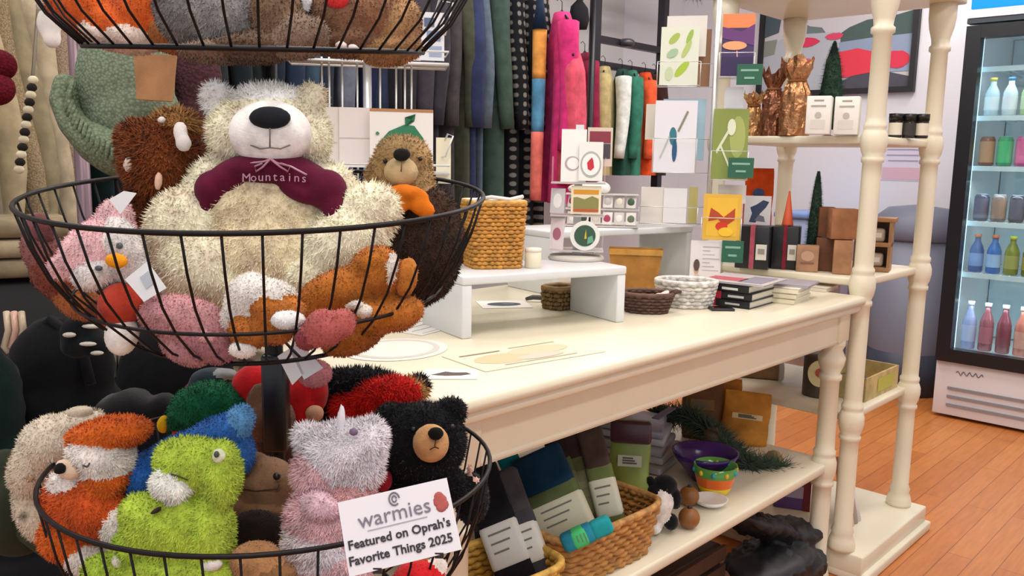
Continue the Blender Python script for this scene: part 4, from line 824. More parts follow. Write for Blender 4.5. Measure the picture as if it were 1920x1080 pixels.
# hat stand and hats
ph=Pd(158,380,1.32); ph[2]=0; hs=thing('hat_stand','slim mauve-brown hat stand pole behind the basket tower','hat stand',ph)
mb=MB(); mb.lathe([(.15,0),(.15,.012),(.03,.03)],n=28); mb.build('base',M('#6a5658','metal'),hs)
mb=MB(); mb.tube([(0,0,.02),(0,0,1.62)],.011,10); mb.build('pole',M('#83707a','metal'),hs)
for z in(1.40,1.32,1.25): mb=MB(); q=Pd(240,130,1.20)-ph; mb.tube([(0,0,z),(q[0]*.7,q[1]*.7,z+.01)],.006,8); mb.build('peg',M('#6a5658','metal'),hs)
def hat(name,label,D,base,parts): 
    loc=Pd(base[0],base[1],D); t=thing(name,label,'hat',loc)
    for nm,mt,bl in parts: soft(nm,D,bl,[mt],t,loc,.0045,0,0,3)
    return t,loc
hg=M('#81917a','knit')
CUFF=[]
_cp=[(128,160),(122,200),(138,240),(168,272),(208,292),(254,300),(300,294),(335,280)]
for a_ in range(29):
    f=a_/28*7; k_=min(6,int(f)); g=f-k_; x=_cp[k_][0]*(1-g)+_cp[k_+1][0]*g; y=_cp[k_][1]*(1-g)+_cp[k_+1][1]*g
    w_=min(1,a_/14); CUFF.append((x+4,y-6*w_,20+14*math.sin(a_/28*PI),18+10*w_,22+22*w_,46,-60+a_*4))
t,l=hat('knit_beanie','large sage green ribbed knit beanie with a leather patch, hanging left of bear',1.10,(220,250),[('crown',hg,[(235,150,0,92,130,60),(250,215,0,88,80,62)]),
 ('ribbed_cuff',M('#7c8c72','knit'),CUFF)])
mb=MB()
for a_ in range(1,28):
    x,y,dz,rx_,ry_,rz__,ro=CUFF[a_]; q=math.radians(ro+90); nx,ny=.35*(x-235)/130,1
    m_=math.hypot(nx,ny); nx/=m_; ny/=m_
    mb.tube([Pd(x+nx*u_,y+ny*u_,1.10-(dz+rz__*math.sqrt(max(0,1-(u_/31)**2)))*1.10/F_)-l for u_ in (-20,-10,2,16,28)],.0028,5)
mb.build('rib',M('#7a8a70','knit'),t)
mb=MB(); P=[Pd(x,y,1.035)-l for x,y in((250,100),(330,104),(322,190),(256,186))]; mb.poly(P,tuple(fw*.004)); mb.build('leather_patch',M('#a5784f','kraft'),t)
t,l=hat('knit_beanie','dark wine-brown knit beanie hanging between the sage beanie and the cream bear',1.16,(370,220),[('crown',M('#50343a','knit'),[(365,160,0,52,90,40),(362,225,0,50,50,42)]),('ribbed_cuff',M('#5a3a40','knit'),[(350,262,5,45,24,44,-5),(385,262,5,34,24,44,5)])])
t,l=hat('pompom_hat','maroon pompom hat at the left edge of the view',1.20,(0,140),[('pompom',M('#5e1422','knit'),[(-2,122,0,32,30,30)]),('crown',M('#6a1a28','knit'),[(-12,165,0,38,34,36)])])
# tan boxes at far left
p=Pd(18,515,1.5); t=thing('folded_knitwear','stack of folded sand-coloured knitwear at the left edge','folded clothes',(p[0],p[1],p[2]),face(p)); mb=MB()
for i in range(3): mb.box((-.01*(i%2),0,.018+.034*i),(.19,.16,.031),bev=.012,mi=i%2)
mb.build('folded_fabric',[M('#8c7f66','fabric'),M('#a4967a','fabric')],t)
k=thing('black_cabinet','black cabinet table carrying the sand knitwear and bags at the left','cabinet',(0,0,0)); kc=Pd(5,700,1.55); k.location=(kc[0]-.08,kc[1]+.02,0); k.rotation_euler=(0,0,face(kc))
hz=p[2]; mb=MB(); mb.box((0,.02,hz/2-.002),(.62,.36,hz-.008),bev=.008); mb.build('carcass',M('#18191c'),k); mb=MB(); mb.box((.1,-.165,hz*.5),(.30,.012,hz*.6)); mb.build('door',M('#1d1e22'),k)
# dark bags behind the lower basket
def bag(label,D,base,mt,bl,extra=(),cat='bag',name='bag',lump=.006):
    loc=Pd(base[0],base[1],D); t=thing(name,label,cat,loc); soft('body',D,bl,[mt],t,loc,.006,0,0,3,lump=lump)
    for nm,m2,pts,r in extra: mb=MB(); mb.tube([Pd(x,y,D-dz*D/F_)-loc for x,y,dz in pts],r,8); mb.build(nm,m2,t)
    return t
bag('large black nylon backpack slumped behind the basket tower at the left',1.28,(110,880),M('#0c0e12','fabric'),[(115,700,0,100,110,70),(120,780,0,110,100,80),(70,760,-20,80,100,60),(110,880,0,130,90,90)],[('strap',M('#101216','fabric'),[(60,640,20),(95,600,30),(150,640,40),(170,720,60)],.008)],name='backpack')
bag('dark bottle-green bag at the lower left edge',1.18,(0,900),M('#0c1f1d','fabric'),[(-10,780,0,50,130,60),(10,880,0,60,70,60)])
bag('black suitcase standing between the backpack and the table end',1.55,(330,900),M('#0e0f12','fabric'),[(330,720,0,110,130,70),(330,860,0,110,120,70)],[('handle',M('#8a8678','metal'),[(200,860,0),(216,660,0),(226,660,0),(236,860,0)],.005)],name='suitcase',lump=.002)
bag('black woollen hats heaped behind the orange fox plush',1.08,(250,790),M('#0c0d10','fur'),[(240,772,0,62,40,50),(300,770,0,40,34,40)],name='wool_hats',cat='hats')
t=thing('cap','olive canvas cap with curved brim below the left side of lower basket','cap',Pd(70,1000,.98)); l=Pd(70,1000,.98)
mb=MB(); P=[]; 
soft('crown',.98,[(40,960,-10,75,85,70,20),(10,900,-20,50,60,50)],[M('#2a2f22','fabric')],t,l,.005)
soft('brim',.98,[(70,1000,14,90,22,40,38),(110,1035,10,50,14,36,20)],[M('#343a2a','fabric')],t,l,.004)
st_=thing('black_floor_pouf','black padded pouf standing on the floor under the bags','pouf',(0,0,0)); q=Pd(120,980,1.3); st_.location=(q[0],q[1],0); hp=max(.2,q[2]-.02); mb=MB(); mb.lathe([(.24,0),(.26,.02),(.27,hp*.5),(.26,hp-.03),(.22,hp)],n=32); mb.build('cushion',M('#0a0a0c','fabric'),st_)
# ================================================================= GOODS ON THE TABLE'S LOWER SHELF
ZL=.348
def shelfpt(px,py,z=ZL): return Pz(px,py,z)
# two woven baskets
p=W(-.985,.135,ZL); bA=thing('woven_basket','long honey wicker basket on the lower shelf filled with sock packs','basket',p,ROT-.05); woven(bA,.155,.085,.105,.16,9,'#c08a48','#d2a060',pw=5,fq=40)
p=W(-1.30,.12,ZL); bB=thing('woven_basket','yellow wicker basket at the table end on the lower shelf with grey packs','basket',p,ROT-.12); woven(bB,.135,.085,.095,.16,8,'#c99a3c','#d8ac50',pw=5,fq=40)
def pack(label,px,py,D,w,h,c1,c2,labc,rot,lean=.5,d=.03,two=False,group=None):
    """folded sock pack: cuffs above, paper band around the feet"""
    loc=Pd(px,py,D); t=thing('sock_pack',label,'socks',loc,face(loc)); R=Matrix.Rotation(rot,3,'Y')@Matrix.Rotation(-lean,3,'X')
    def bx(nm,c,x0,x1,z0,z1,dd,kind='fabric'):
        mb=MB(); bm=bmesh.new(); bmesh.ops.create_cube(bm,size=1)
        for v in bm.verts: v.co=Vector((v.co.x*(x1-x0),v.co.y*dd,v.co.z*(z1-z0)))
        bmesh.ops.bevel(bm,geom=bm.edges[:],offset=min(dd,(x1-x0))*.3,segments=3,affect='EDGES',profile=.5)
        mb.add([R@(v.co+Vector(((x0+x1)/2,0,(z0+z1)/2))) for v in bm.verts],[[v.index for v in f.verts] for f in bm.faces]); bm.free()
        return mb.build(nm,M(c,kind),t)
    bx('foot_part',c2,-w/2,w/2,-h*.5,h*.15,d); bx('cuff_part',c1,-w/2*.95,w/2*.95,h*.08,h*.5,d*.95)
    lb=bx('paper_band',labc,-w/2*1.02,w/2*1.02,-h*.34,h*.04,d*1.08,'paper')
    mb=MB()
    for k in range(3): 
        P=[R@Vector(q) for q in ((-w*.3,-d*.56,-h*(.06+.07*k)),(w*(.3-.1*k),-d*.56,-h*(.06+.07*k)),(w*(.3-.1*k),-d*.56,-h*(.045+.07*k)),(-w*.3,-d*.56,-h*(.045+.07*k)))]
        mb.add(P,[(0,1,2,3)],0,False)
    mb.build('printed_line',M('#7a766a','paper'),lb)
    return t
pack('black sock pack with wide white band, leftmost in the yellow basket',935,985,1.60,.075,.24,'#1b1b20','#201f24','#dcdad2',-.42,.45,.035)
pack('charcoal sock pack with white band, right one in the yellow basket',982,985,1.60,.05,.22,'#4a4648','#46464c','#e0ded4',-.42,.45,.035)
pack('dark grey sock pack upright at the far left of the yellow basket',905,925,1.66,.05,.22,'#26262c','#3a3840','#3a3838',-.15,.3,.03)
pack('narrow teal sock pack with pale label left of the big teal pack',985,930,1.72,.045,.24,'#1f8fa4','#6c7848','#c4c8a0',-.50,.35,.03)
pack('big navy and teal sock pack with cream label in honey basket',1042,940,1.68,.11,.21,'#173a52','#5e6c44','#d6d6bc',-.48,.40,.035)
pack('green-brown sock pack with dark cuff, left of three upright ones',1062,890,1.76,.045,.26,'#3a2e2c','#66704a','#7a7c58',-.40,.25,.03)
pack('green-brown sock pack with dark cuff, middle of three upright ones',1093,885,1.76,.045,.26,'#42322e','#6a7248','#848658',-.34,.25,.03)
pack('green-brown sock pack with pale leaf label, right of three upright ones',1128,900,1.74,.055,.23,'#4e403a','#6c7a4a','#dadcc6',-.30,.25,.032)
t=pack('bright turquoise rolled sock pack lying at the front rim of honey basket',1100,1000,1.58,.035,.10,'#28a0a8','#2c8ca4','#46c878',1.15,.2,.03)
t=pouch('gift_pouch','light green pouch with dark plum top standing behind the honey basket','pouch',W(-.665,.262,ZL),face(W(-.665,.262,ZL)),.095,.05,.19,'#8ea04a','plastic',('#d8dcc8',-.3,.42,.3,.56),lean=.12)
mb=MB(); mb.box((0,0,.165),(.098,.022,.055),rx=-.12,bev=.008); mb.build('plum_top',M('#4a2a34','plastic'),t)
# bundle of grey packets
p=W(-.43,.40,ZL); t=thing('mailer_stack','loose stack of clear-wrapped grey packets behind the cow toy','packets',p,ROT+.2)
for i in range(5): mb=MB(); mb.box((.01*(i%2),.008*i,.012+.024*i),(.17,.20,.021),bev=.006,rz=.08*i,rx=.03*i); mb.build('packet',M(['#a8a4a8','#b6b2b2','#9a98a0','#b0acb0','#8f8d96'][i],'plastic',.3),t)
mb=MB(); mb.box((.0,-.07,.145),(.12,.02,.003)); mb.build('printed_line',M('#5a5a78'),t)
# cow toy on the shelf + dark wire
def world_blob(name,label,cat,p,mats,parts,fur=0,n=0,vox=.004,extra=None):
    D=dep(p); t=thing(name,label,cat,p); return t
p=shelfpt(1225,1000); D0=dep(p)
plush('cow_plush','small black and white cow plush lying on the lower shelf right of the baskets',D0,(1225,1000),['#efece8','#17181b'],
 [(1236,948,8,24,36,26,10,0),(1226,986,8,16,16,18,0,0),(1246,910,0,24,20,24,0,1),(1228,920,10,14,14,14,0,1),(1266,935,0,12,20,18,0,1),(1258,978,0,14,16,16,0,1),(1240,925,14,10,12,12,0,0)],
 [('hoof','h','#2a2524',[(1230,998,10,6,5,6)]),('ear','f','#1c1c1e',[(1222,905,10,8,14,5,-30)]),('eye','h','#0a0a0a',[(1250,918,22,3,3,3)])],fur=.004,n=2500)
for i,(px,py,lb) in enumerate(((1291,925,'upper of two brown wooden balls beside the cow plush'),(1293,970,'lower of two brown wooden balls beside the cow plush'))):
    p=shelfpt(px,1000-10*i,ZL); D_b=2.02 if i==0 else 1.94; q=Pd(px,py+14,D_b); q[2]=ZL+(.028 if i==0 else 0); 
    q=shelfpt(1291,948 if i==0 else 990)
    t=thing('wooden_ball',lb,'ball',q); mb=MB(); mb.ball((0,0,.024),.024,sub=3); mb.build('ball',M('#96602f','wood'),t); mb=MB(); mb.lathe([(.006,.0475),(.003,.052)],n=10); mb.build('stem',M('#3a2a1c'),t)
q=W(-.56,.10,ZL); t=thing('saucer','small white dish beside the brown wooden balls','dish',q); mb=MB(); mb.lathe([(.018,0),(.035,.008),(.042,.018),(.039,.018),(.032,.010),(.002,.006)],n=28); mb.build('dish',M('#eceae6','plastic'),t)
# bowls
q=shelfpt(1345,935); q=q+np.array([0,.035,0]); t=thing('glass_bowl','orange and yellow painted glass bowl with green pattern on the lower shelf','bowl',q)
mb=MB(); mb.lathe([(.026,0),(.034,.006),(.043,.024)],n=36); mb.build('yellow_foot',M('#e8c81c','plastic',.15),t)
mb=MB(); mb.lathe([(.043,.024),(.050,.05)],n=36,cap=False); mb.build('orange_band',M('#e86a14','plastic',.15),t)
mb=MB(); mb.lathe([(.050,.05),(.053,.075),(.050,.075),(.046,.05),(.038,.02),(.002,.012)],n=36,cap=False); mb.build('green_rim',M('#5ea04a','plastic',.15),t)
for k in range(10):
    a=k*2*PI/10; mb=MB(); mb.ball((.0515*math.cos(a),.0515*math.sin(a),.062),(.006,.006,.008),sub=1); mb.build('painted_dot',M(['#f0c020','#3aa0b8'][k%2],'plastic'),t)
q=W(-.42,.20,ZL); t=thing('purple_bowl','dark violet flared dish tilted behind the orange glass bowl','bowl',q,0)
mb=MB(); mb.lathe([(.03,0),(.04,.01),(.075,.055),(.085,.075),(.08,.075),(.068,.05),(.03,.012),(.002,.010)],n=36); o=mb.build('bowl',M('#3c1c68','plastic',.2),t); 
mb=MB(); mb.lathe([(.030,-.001),(.032,.004)],n=20); mb.build('foot_ring',M('#1c1a24','plastic'),t)
# garland over goods
q=W(-.25,.24,ZL); t=thing('evergreen_garland','dark green evergreen garland with a brown cone lying over lower shelf goods','garland',q,0)
pth=[np.array(Pd(x,y,D))-q for x,y,D in ((1225,775,2.45),(1290,780,2.4),(1340,815,2.33),(1375,850,2.30),(1410,875,2.28),(1470,880,2.32))]
mb=MB(); needles(mb,[tuple(x) for x in pth],.06,3600,9,.0024); mb.tube([tuple(x) for x in pth],.004,5); mb.build('sprigs',M('#4a5c4c','fabric'),t)
for x,y,D in((1335,825,2.33),(1450,870,2.36)): mb=MB(); mb.ball(Pd(x,y,D)-q,(.03,.03,.04),sub=2); mb.build('cone',M('#5c4c3a' if x<1400 else '#a88a58','wicker'),t)
# pouches
q=W(-.085,.27,ZL); pouch('coffee_pouch','orange kraft pouch with white label line on the lower shelf','pouch',q,face(q),.13,.06,.155,'#c8862c','kraft',('#e8c898',-.3,.50,.35,.60),roll=.04)
q=W(-.07,.36,ZL); pouch('coffee_pouch','second orange pouch mostly hidden behind the front orange one','pouch',q,face(q),.12,.05,.175,'#c07a26','kraft',None,roll=.0)
q=W(-.13,.385,ZL); pouch('coffee_pouch','brown rounded pouch left of the orange pouches on the lower shelf','pouch',q,face(q),.115,.06,.20,'#6e4824','kraft',('#8a6236',-.3,.45,.3,.6))
q=Pz(1415,705,.4715); t=thing('fabric_bundle','crimson folded fabric bundle on the low shelf of the shelf stand, above the orange pouches','fabric',q,face(q)); mb=MB()
for i in range(5): mb.ball((-.07+.035*i,.01*(i%2),.062+.012*(i%3)),(.05,.04,.016),sub=2,mi=i%2)
mb.box((0,0,.025),(.18,.08,.05),bev=.01,mi=2); mb.build('cloth',[M('#b8283a','fabric'),M('#7a2a34','fabric'),M('#8a6a4a','kraft')],t)
q=W(.10,.62,ZL); q[2]=.4715; q=W(.18,.30,.4715)
t=thing('glass_jar','clear glass jar on the low shelf of the shelf stand, left of round label tin','jar',W(.20,.27,.4715),ROT); mb=MB(); mb.lathe([(.03,0),(.038,.005),(.038,.12),(.030,.14),(.030,.155),(.028,.155),(.028,.14),(.035,.118),(.035,.008),(.002,.006)],n=28); mb.build('glass',M('#e8eef0','clear'),t)
mb=MB(); mb.lathe([(.032,.152),(.032,.17),(.002,.171)],n=24); mb.build('lid',M('#8a8478','metal'),t)
t=thing('tin','dark tin with round cream and red label beside the glass jar','tin',W(.15,.16,.4715),face(W(.14,.3,0))); mb=MB(); mb.lathe([(.045,0),(.046,.004),(.046,.12),(.043,.125)],n=32); mb.build('body',M('#5c5850','metal'),t)
mb=MB(); mb.poly([(.034*a,-.0475-.0*b,.075+.040*b) for a,b in ell(0,0,1,1,24)],(0,.02,0)); lb=mb.build('round_label',M('#e6dca8','paper'),t); mb=MB(); mb.poly([(.014*a,-.0495,.078+.014*b) for a,b in ell(0,0,1,1,10)],(0,.003,0)); mb.build('red_emblem',M('#b85a48','paper'),lb)
# on the floor below: dark crate, black bag, purple box, mat, leaning paper
t=thing('black_plastic_bag','crumpled black plastic bag lying on the floor under the lower shelf','bag',W(-.22,.30,0),ROT)
l=W(-.22,.30,0); Db=dep(l)
o=soft('bag_body',2.25,[(1435,1040,0,56,30,60,20),(1365,1010,0,70,18,50,35),(1310,985,-10,60,14,50,35),(1465,1060,0,36,26,50),(1360,1070,0,110,30,80),(1400,1090,0,100,30,80)],[M('#2a2b2e','plastic',.5)],t,l,.008,0,0,1,lump=.018)
t=thing('floor_crate','dark brown wooden crate on the floor under the left of lower shelf','crate',W(-.74,.34,0),ROT); mb=MB(); mb.box((0,0,.10),(.62,.42,.2),bev=.01); mb.build('box_body',M('#2a1c16','wood'),t)
for i in range(4): mb=MB(); mb.box((0,-.216,.03+.05*i),(.62,.01,.036)); mb.build('slat',M('#3a281e','wood'),t)
t=boxy('purple_carton','purple and white carton with red side on the plinth of the shelf stand','box',Pz(1484,946,.081),face(Pz(1484,946,.081)),.11,.08,.13,'#6a4a8c','plain',None,[('printed_panel','#b8aac8',rect(-.5,-.2,.5,.1)),('red_edge','#7a2a34',rect(.3,-.5,.5,.5))])
# a sheet of packing paper on the plinth side of the shelf stand and rolled prints leaning on the stand
t=thing('rolled_prints','blush and white paper rolls leaning on the plinth of the shelf stand','paper rolls',W(.22,.05,.081),ROT)
for i,(x,c,h) in enumerate(((-.06,'#d8a890',.22),(-.03,'#e8e0da',.17),(.0,'#b8a49c',.15),(.025,'#e0dcd8',.12))): mb=MB(); mb.tube([(x,0,.0),(x-.03,.02,h)],.014,12); mb.build('roll',M(c,'paper'),t)
# ================================================================= WIRE BASKET TOWER
BC=np.array([-.2285,.80]); bs=thing('wire_basket_tower','three-tier black wire basket tower in the foreground filled with plush toys','basket stand',(BC[0],BC[1],0)); WM=M('#1a191b','metal',.45)
CP=(.0,.155)   # the pole stands behind the baskets
mb=MB(); mb.tube([(-.006,.03,.0),(-.006,.03,1.75)],.008,10); mb.build('pole',WM,bs)
mb=MB(); 
for k in range(4): a=k*PI/2+PI/4; mb.tube([(-.006,.03,.10),(-.006+.26*math.cos(a),.26*math.sin(a),.012)],.009,8)
mb.build('foot_frame',WM,bs)
mb=MB(); mb.box((-.006,.03,.905),(.024,.022,.10),bev=.003); mb.build('bracket',M('#121214','plastic'),bs)
def basket(label,R,z0,prof,bands,tilt,n=46,cx=0,cy=0):
    def pt(r,dz,a): x=R*r*math.cos(a)+cx; y=R*r*math.sin(a)+cy; return (x,y,z0+dz+(y-cy)*tilt)
    mb=MB(); mb.tube([pt(1,0,2*PI*k/72) for k in range(72)],.0022,8,closed=True); b_=mb.build('basket',WM,bs); b_['label']=label
    for r,dz,th in bands: mb=MB(); mb.tube([pt(r,dz,2*PI*k/64) for k in range(64)],th,7,closed=True); mb.build('ring',WM,b_)
    for k in range(n):
        a=2*PI*(k+.5)/n; mb=MB(); mb.tube([pt(r,dz,a) for r,dz in prof],.0011,5); mb.build('wire',WM,b_)
    mb=MB()
    for k in range(3): a=k*PI/3; r,dz=prof[-1]; mb.tube([pt(r,dz,a),pt(0,dz,a),pt(r,dz,a+PI)],.0013,5)
    mb.build('bottom_cross',WM,b_); return b_
bm_=basket('middle wire basket',.2043,1.1143,[(1,0),(.955,-.03),(.89,-.06),(.80,-.086),(.68,-.110),(.56,-.124)],[(.81,-.084,.0016),(.56,-.124,.002)],.0963,46,-.0043,0)
bl_=basket('lower wire basket',.2074,.856,[(1,0),(.965,-.04),(.90,-.08),(.80,-.115),(.66,-.14),(.55,-.15)],[(.84,-.10,.0016),(.55,-.15,.002)],0,46,.003,0)
bu_=basket('upper wire basket',.215,1.375,[(1,0),(.97,-.03),(.90,-.07),(.80,-.105),(.68,-.13)],[(.68,-.13,.0024)],.115,46,-.004,0)
# ================================================================= PLUSH TOYS
def L2(*p): return list(p)
# ---- middle basket
DB=.78
plush('bear_plush','large cream plush bear in a maroon hoodie sitting in the middle basket',DB,(505,560),['#fdf1d8','#fdfaf2','#fae8c6'],
 [(505,250,-10,116,76,80,0,0),(505,200,-10,74,44,60,0,1),(408,186,0,31,38,24,-25,1),(584,186,0,28,30,24,25,0),(505,400,-20,135,130,90,0,2),(505,470,0,118,100,80,0,2),
  (400,350,-10,50,70,50,30,0),(620,360,-10,52,60,50,-35,0),(345,430,20,68,82,60,25,0),(375,500,34,80,70,60,0,0),(685,400,20,66,56,50,-20,0),(645,455,30,88,66,60,-35,0),(590,520,24,70,56,55,-30,0),(430,535,24,60,50,50,0,0),(345,510,30,50,52,50,0,1),(440,255,10,50,50,50,0,0),(570,260,10,50,50,50,0,0)],
 [('muzzle','f','#f3f1ee',[(507,250,62,76,60,46)],.002,1500),('nose','s','#22252b',[(506,221,104,38,21,18)]),
  ('mouth_line','l','#77706a',[(506,240,113),(506,262,112),(506,276,108)]),('mouth_line','l','#77706a',[(470,272,98),(488,279,104),(506,277,108),(526,279,104),(544,272,98)]),
  ('hoodie','s','#5e1733',[(505,322,28,100,30,66),(440,334,30,50,34,50,-20),(570,334,30,56,34,50,20),(402,356,30,34,36,48,15),(396,380,30,18,30,36,15),(612,356,44,38,38,38,-20),(624,384,52,22,36,24,-5),(505,310,40,84,22,50),(560,360,50,40,18,30,25)])],fur=.0085,n=26000,lump=.0015)
bear=[o for o in sc.objects if o.name=='bear_plush'][0]
def decal_line(parent,D,pts,col,r=.0009,name='embroidered_line'):
    mb=MB(); l=np.array(parent.location); mb.tube([Pd(x,y,D-dz*D/F_)-l for x,y,dz in pts],r,5); return mb.build(name,M(col,'fabric'),parent)
hoodz=lambda x: 95-abs(x-505)*.18
decal_line(bear,DB,[(445,316,hoodz(445)),(470,306,hoodz(470)),(495,303,hoodz(495)),(508,298,hoodz(508)+3),(520,306,hoodz(520)),(545,312,hoodz(545)),(575,328,hoodz(575))],'#c8a0b0',name='drawstring')
decal_line(bear,DB,[(506,299,99),(492,314,98),(480,322,95),(478,312,95),(492,306,98)],'#b88898',name='drawstring')
decal_line(bear,DB,[(508,299,99),(524,312,97),(540,322,93),(544,312,93),(526,306,97)],'#b88898',name='drawstring')
# hoodie lettering, wrapped round the chest
def tx(word,px,py,size,D,parent,col,dz,nm='lettering',step=None):
    l=np.array(parent.location); k=D/F_
    c=Pd(px,py,D-dz*k)-l; R3=CAMR.to_euler()
    o=text(parent,word,M(col,'fabric'),size,tuple(c),R3,nm); return o
for i,ch in enumerate('Mountains'):
    x=462+i*13.5; y=336+((x-512)/60)**2*3-2; tx(ch,x,y+5,.0105,DB,bear,'#b890a4',hoodz(x)+5)
plush('highland_cow_plush','shaggy red-brown plush cow with white horns left of the cream bear',.80,(300,420),['#8a4a26','#b88a54','#6a361c'],
 [(305,300,0,72,78,64,0,0),(330,235,0,44,26,40,0,1),(265,270,0,40,44,44,0,0),(275,400,-10,46,70,44,10,2),(265,440,-10,40,60,44,0,2),(350,330,-20,44,60,40,0,0)],
 [('horn','s','#ece8e4',[(338,247,70,13,20,12,0),(344,268,72,15,17,12,-10)]),('horn','s','#e8e4de',[(303,225,60,9,8,8)]),('ear','s','#ecdccc',[(243,308,50,12,17,10,10)]),('muzzle','s','#e8c0a8',[(297,340,62,7,20,10,5)])],fur=.011,n=12000,lump=.003,wid=.0015)
plush('owl_plush','pale pink plush owl with an orange beak on its side, left in the middle basket',.71,(180,560),['#f0c8cc','#f2efec'],
 [(185,468,0,82,56,50,-35,0),(215,408,0,34,40,26,20,0),(120,500,0,36,26,24,-20,0),(178,512,22,44,30,30,-30,1),(228,455,22,34,48,30,-30,1),(245,500,0,34,38,30,0,1)],
 [('beak','s','#f2a024',[(218,489,58,22,15,14,5)]),('eye','h','#4a545c',[(185,503,52,7,5,4)]),('eye','h','#4a545c',[(224,461,52,6,6,4)]),
  ('jersey','f','#b4402e',[(225,572,14,40,44,36,10),(258,560,-10,44,34,34),(206,590,10,22,26,24)],.002,2500),('foot','f','#f2efe9',[(228,628,14,31,40,28,5)],.002,1800),('foot','s','#e8ded4',[(280,560,10,16,14,14)]),
  ('paper_tag','c','#e6ebee',[(205,374,60),(232,358,60),(256,362,60),(226,402,60)]),('paper_tag','c','#e8edf0',[(234,524,64),(276,490,64),(312,540,64),(270,566,64)]),('tag_print','c','#b8c4d0',[(262,520,65.5),(278,508,65.5),(290,530,65.5),(274,542,65.5)])],fur=.0045,n=8000)
plush('animal_plush','dusty rose plush lying on the floor of the middle basket below the bear',.70,(350,640),['#c89498','#b47e86'],
 [(350,600,0,86,46,50,15,0),(390,640,0,60,36,44,30,1),(300,590,-10,40,30,40,0,0),(345,655,-10,50,26,40,30,0)],
 [('ear','f','#dcaab0',[(385,632,44,20,14,8,20)],.003,800)],fur=.004,n=8000)
plush('animal_plush','rust-brown plush tucked behind the pink owl at the left of the middle basket',.80,(120,520),['#7c4030','#a8643a','#8a5a58'],
 [(80,470,-20,36,50,40,-20,2),(115,520,-20,60,44,44,25,0),(150,565,-20,50,34,40,30,1),(190,585,-20,40,24,34,20,0)],[('ear','f','#7a4c4c',[(75,430,0,26,34,20,-15)],.003,500)],fur=.004,n=5000)
plush('kitten_plush','small caramel and white plush paws-out at the bottom centre of middle basket',.685,(490,600),['#c07838','#efeae4'],
 [(490,560,0,70,40,44,0,1),(465,540,0,40,28,34,-25,1),(500,575,20,34,28,28,0,0),(545,580,18,30,26,26,20,0),(470,620,6,40,36,36,0,0),(520,615,8,34,32,30,0,0),(440,585,4,24,40,24,20,1)],
 [('paw','f','#eef0f0',[(540,600,36,34,20,22)],.003,900),('paw','f','#eceae6',[(455,655,20,28,18,20)],.003,600)],fur=.004,n=8000)
plush('corgi_plush','caramel plush dog with white blaze lying along the right of the middle basket bottom',.73,(680,600),['#b8702e','#efe6dc','#a05e24'],
 [(640,545,0,86,42,50,-18,0),(715,520,0,50,40,46,-20,0),(700,492,10,44,30,40,-20,0),(745,590,0,40,32,40,-15,0),(690,595,0,66,38,46,-10,0),(660,635,0,60,30,44,-18,2),(735,505,34,9,34,20,10,1),(600,580,0,40,36,40,0,0),(770,580,0,26,26,26,0,0)],
 [('white_patch','f','#efe8e0',[(665,572,48,20,9,12,-10)],.003,500),('white_patch','f','#ece4da',[(684,584,46,18,14,12,-20)],.003,500),('ear','f','#c47c36',[(762,520,16,22,40,18,10)],.003,700)],fur=.0045,n=9000)
plush('animal_plush','dusty red plush paw pressed against the front wires under the caramel dog',.66,(610,620),['#b4605c','#8c4048'],
 [(608,615,0,40,38,34,0,0),(645,605,0,24,30,26,0,0),(575,635,-8,24,24,26,0,1)],(),fur=.003,n=3500)
plush('otter_plush','dark brown plush otter with tan face and orange bow right of the cream bear',.86,(780,560),['#3a2a22','#c0a070','#4a362a'],
 [(780,480,0,84,96,66,10,0),(750,340,0,64,72,54,0,1),(755,300,10,54,44,48,0,1),(800,400,-6,58,50,54,0,2),(715,460,-6,50,70,50,0,0),(830,440,-14,40,60,44,0,2)],
 [('muzzle','f','#cdb488',[(752,322,56,32,28,24)],.002,700),('nose','s','#22201f',[(753,290,80,17,13,12)]),('mouth_line','l','#7c5c40',[(753,303,84),(752,322,86)]),('eye','h','#1a1412',[(722,302,52,4,4,4)]),('eye','h','#1a1412',[(788,298,50,4,4,4)]),
  ('bow','s','#e87e20',[(765,366,74,40,20,12,10),(790,388,76,28,18,10,30),(745,385,74,20,20,10,-40),(768,362,82,14,12,10)])],fur=.007,n=12000,lump=.002)
plush('animal_plush','rose pink plush foot poking below the middle basket',.80,(590,700),['#c07a80','#a85c62'],[(590,700,0,34,28,30,0,0),(570,690,-6,24,20,24,0,1)],[('paper_tag','c','#dcdadf',[(540,650,30),(560,640,30),(606,690,30),(570,712,30)]),('paper_tag','c','#ece8ea',[(520,668,30),(548,650,30),(570,700,30),(548,722,30)])],fur=.003,n=2500)
# ---- upper basket
plush('tiger_plush','orange and white plush seen through the wires at the left of the top basket',.80,(200,60),['#d0602a','#e8d8cc','#b87848'],
 [(160,10,0,80,60,60,30,0),(215,50,0,70,40,56,25,0),(275,20,0,60,70,60,10,0),(245,75,10,50,26,50,5,1),(190,70,10,40,18,50,30,1),(320,60,0,40,40,50,0,2)],(),fur=.004,n=8000)
plush('koala_plush','grey plush at the centre left of the top basket',.78,(430,60),['#8a8a8a','#7a726c','#9a9898'],
 [(350,10,0,60,80,60,0,0),(420,20,10,70,80,60,0,2),(480,10,0,60,80,56,0,0),(440,80,-10,80,30,60,0,1)],(),fur=.006,n=9000,lump=.001)
plush('sloth_plush','brown plush sloth at the centre of the top basket bulging below the wires',.76,(480,90),['#7c6450','#8c7868','#6c5848'],
 [(520,30,0,50,70,50,0,0),(470,92,0,80,24,56,0,2),(560,70,10,60,40,44,-10,1),(400,98,-6,70,18,50,0,1)],(),fur=.005,n=8000,lump=.001)
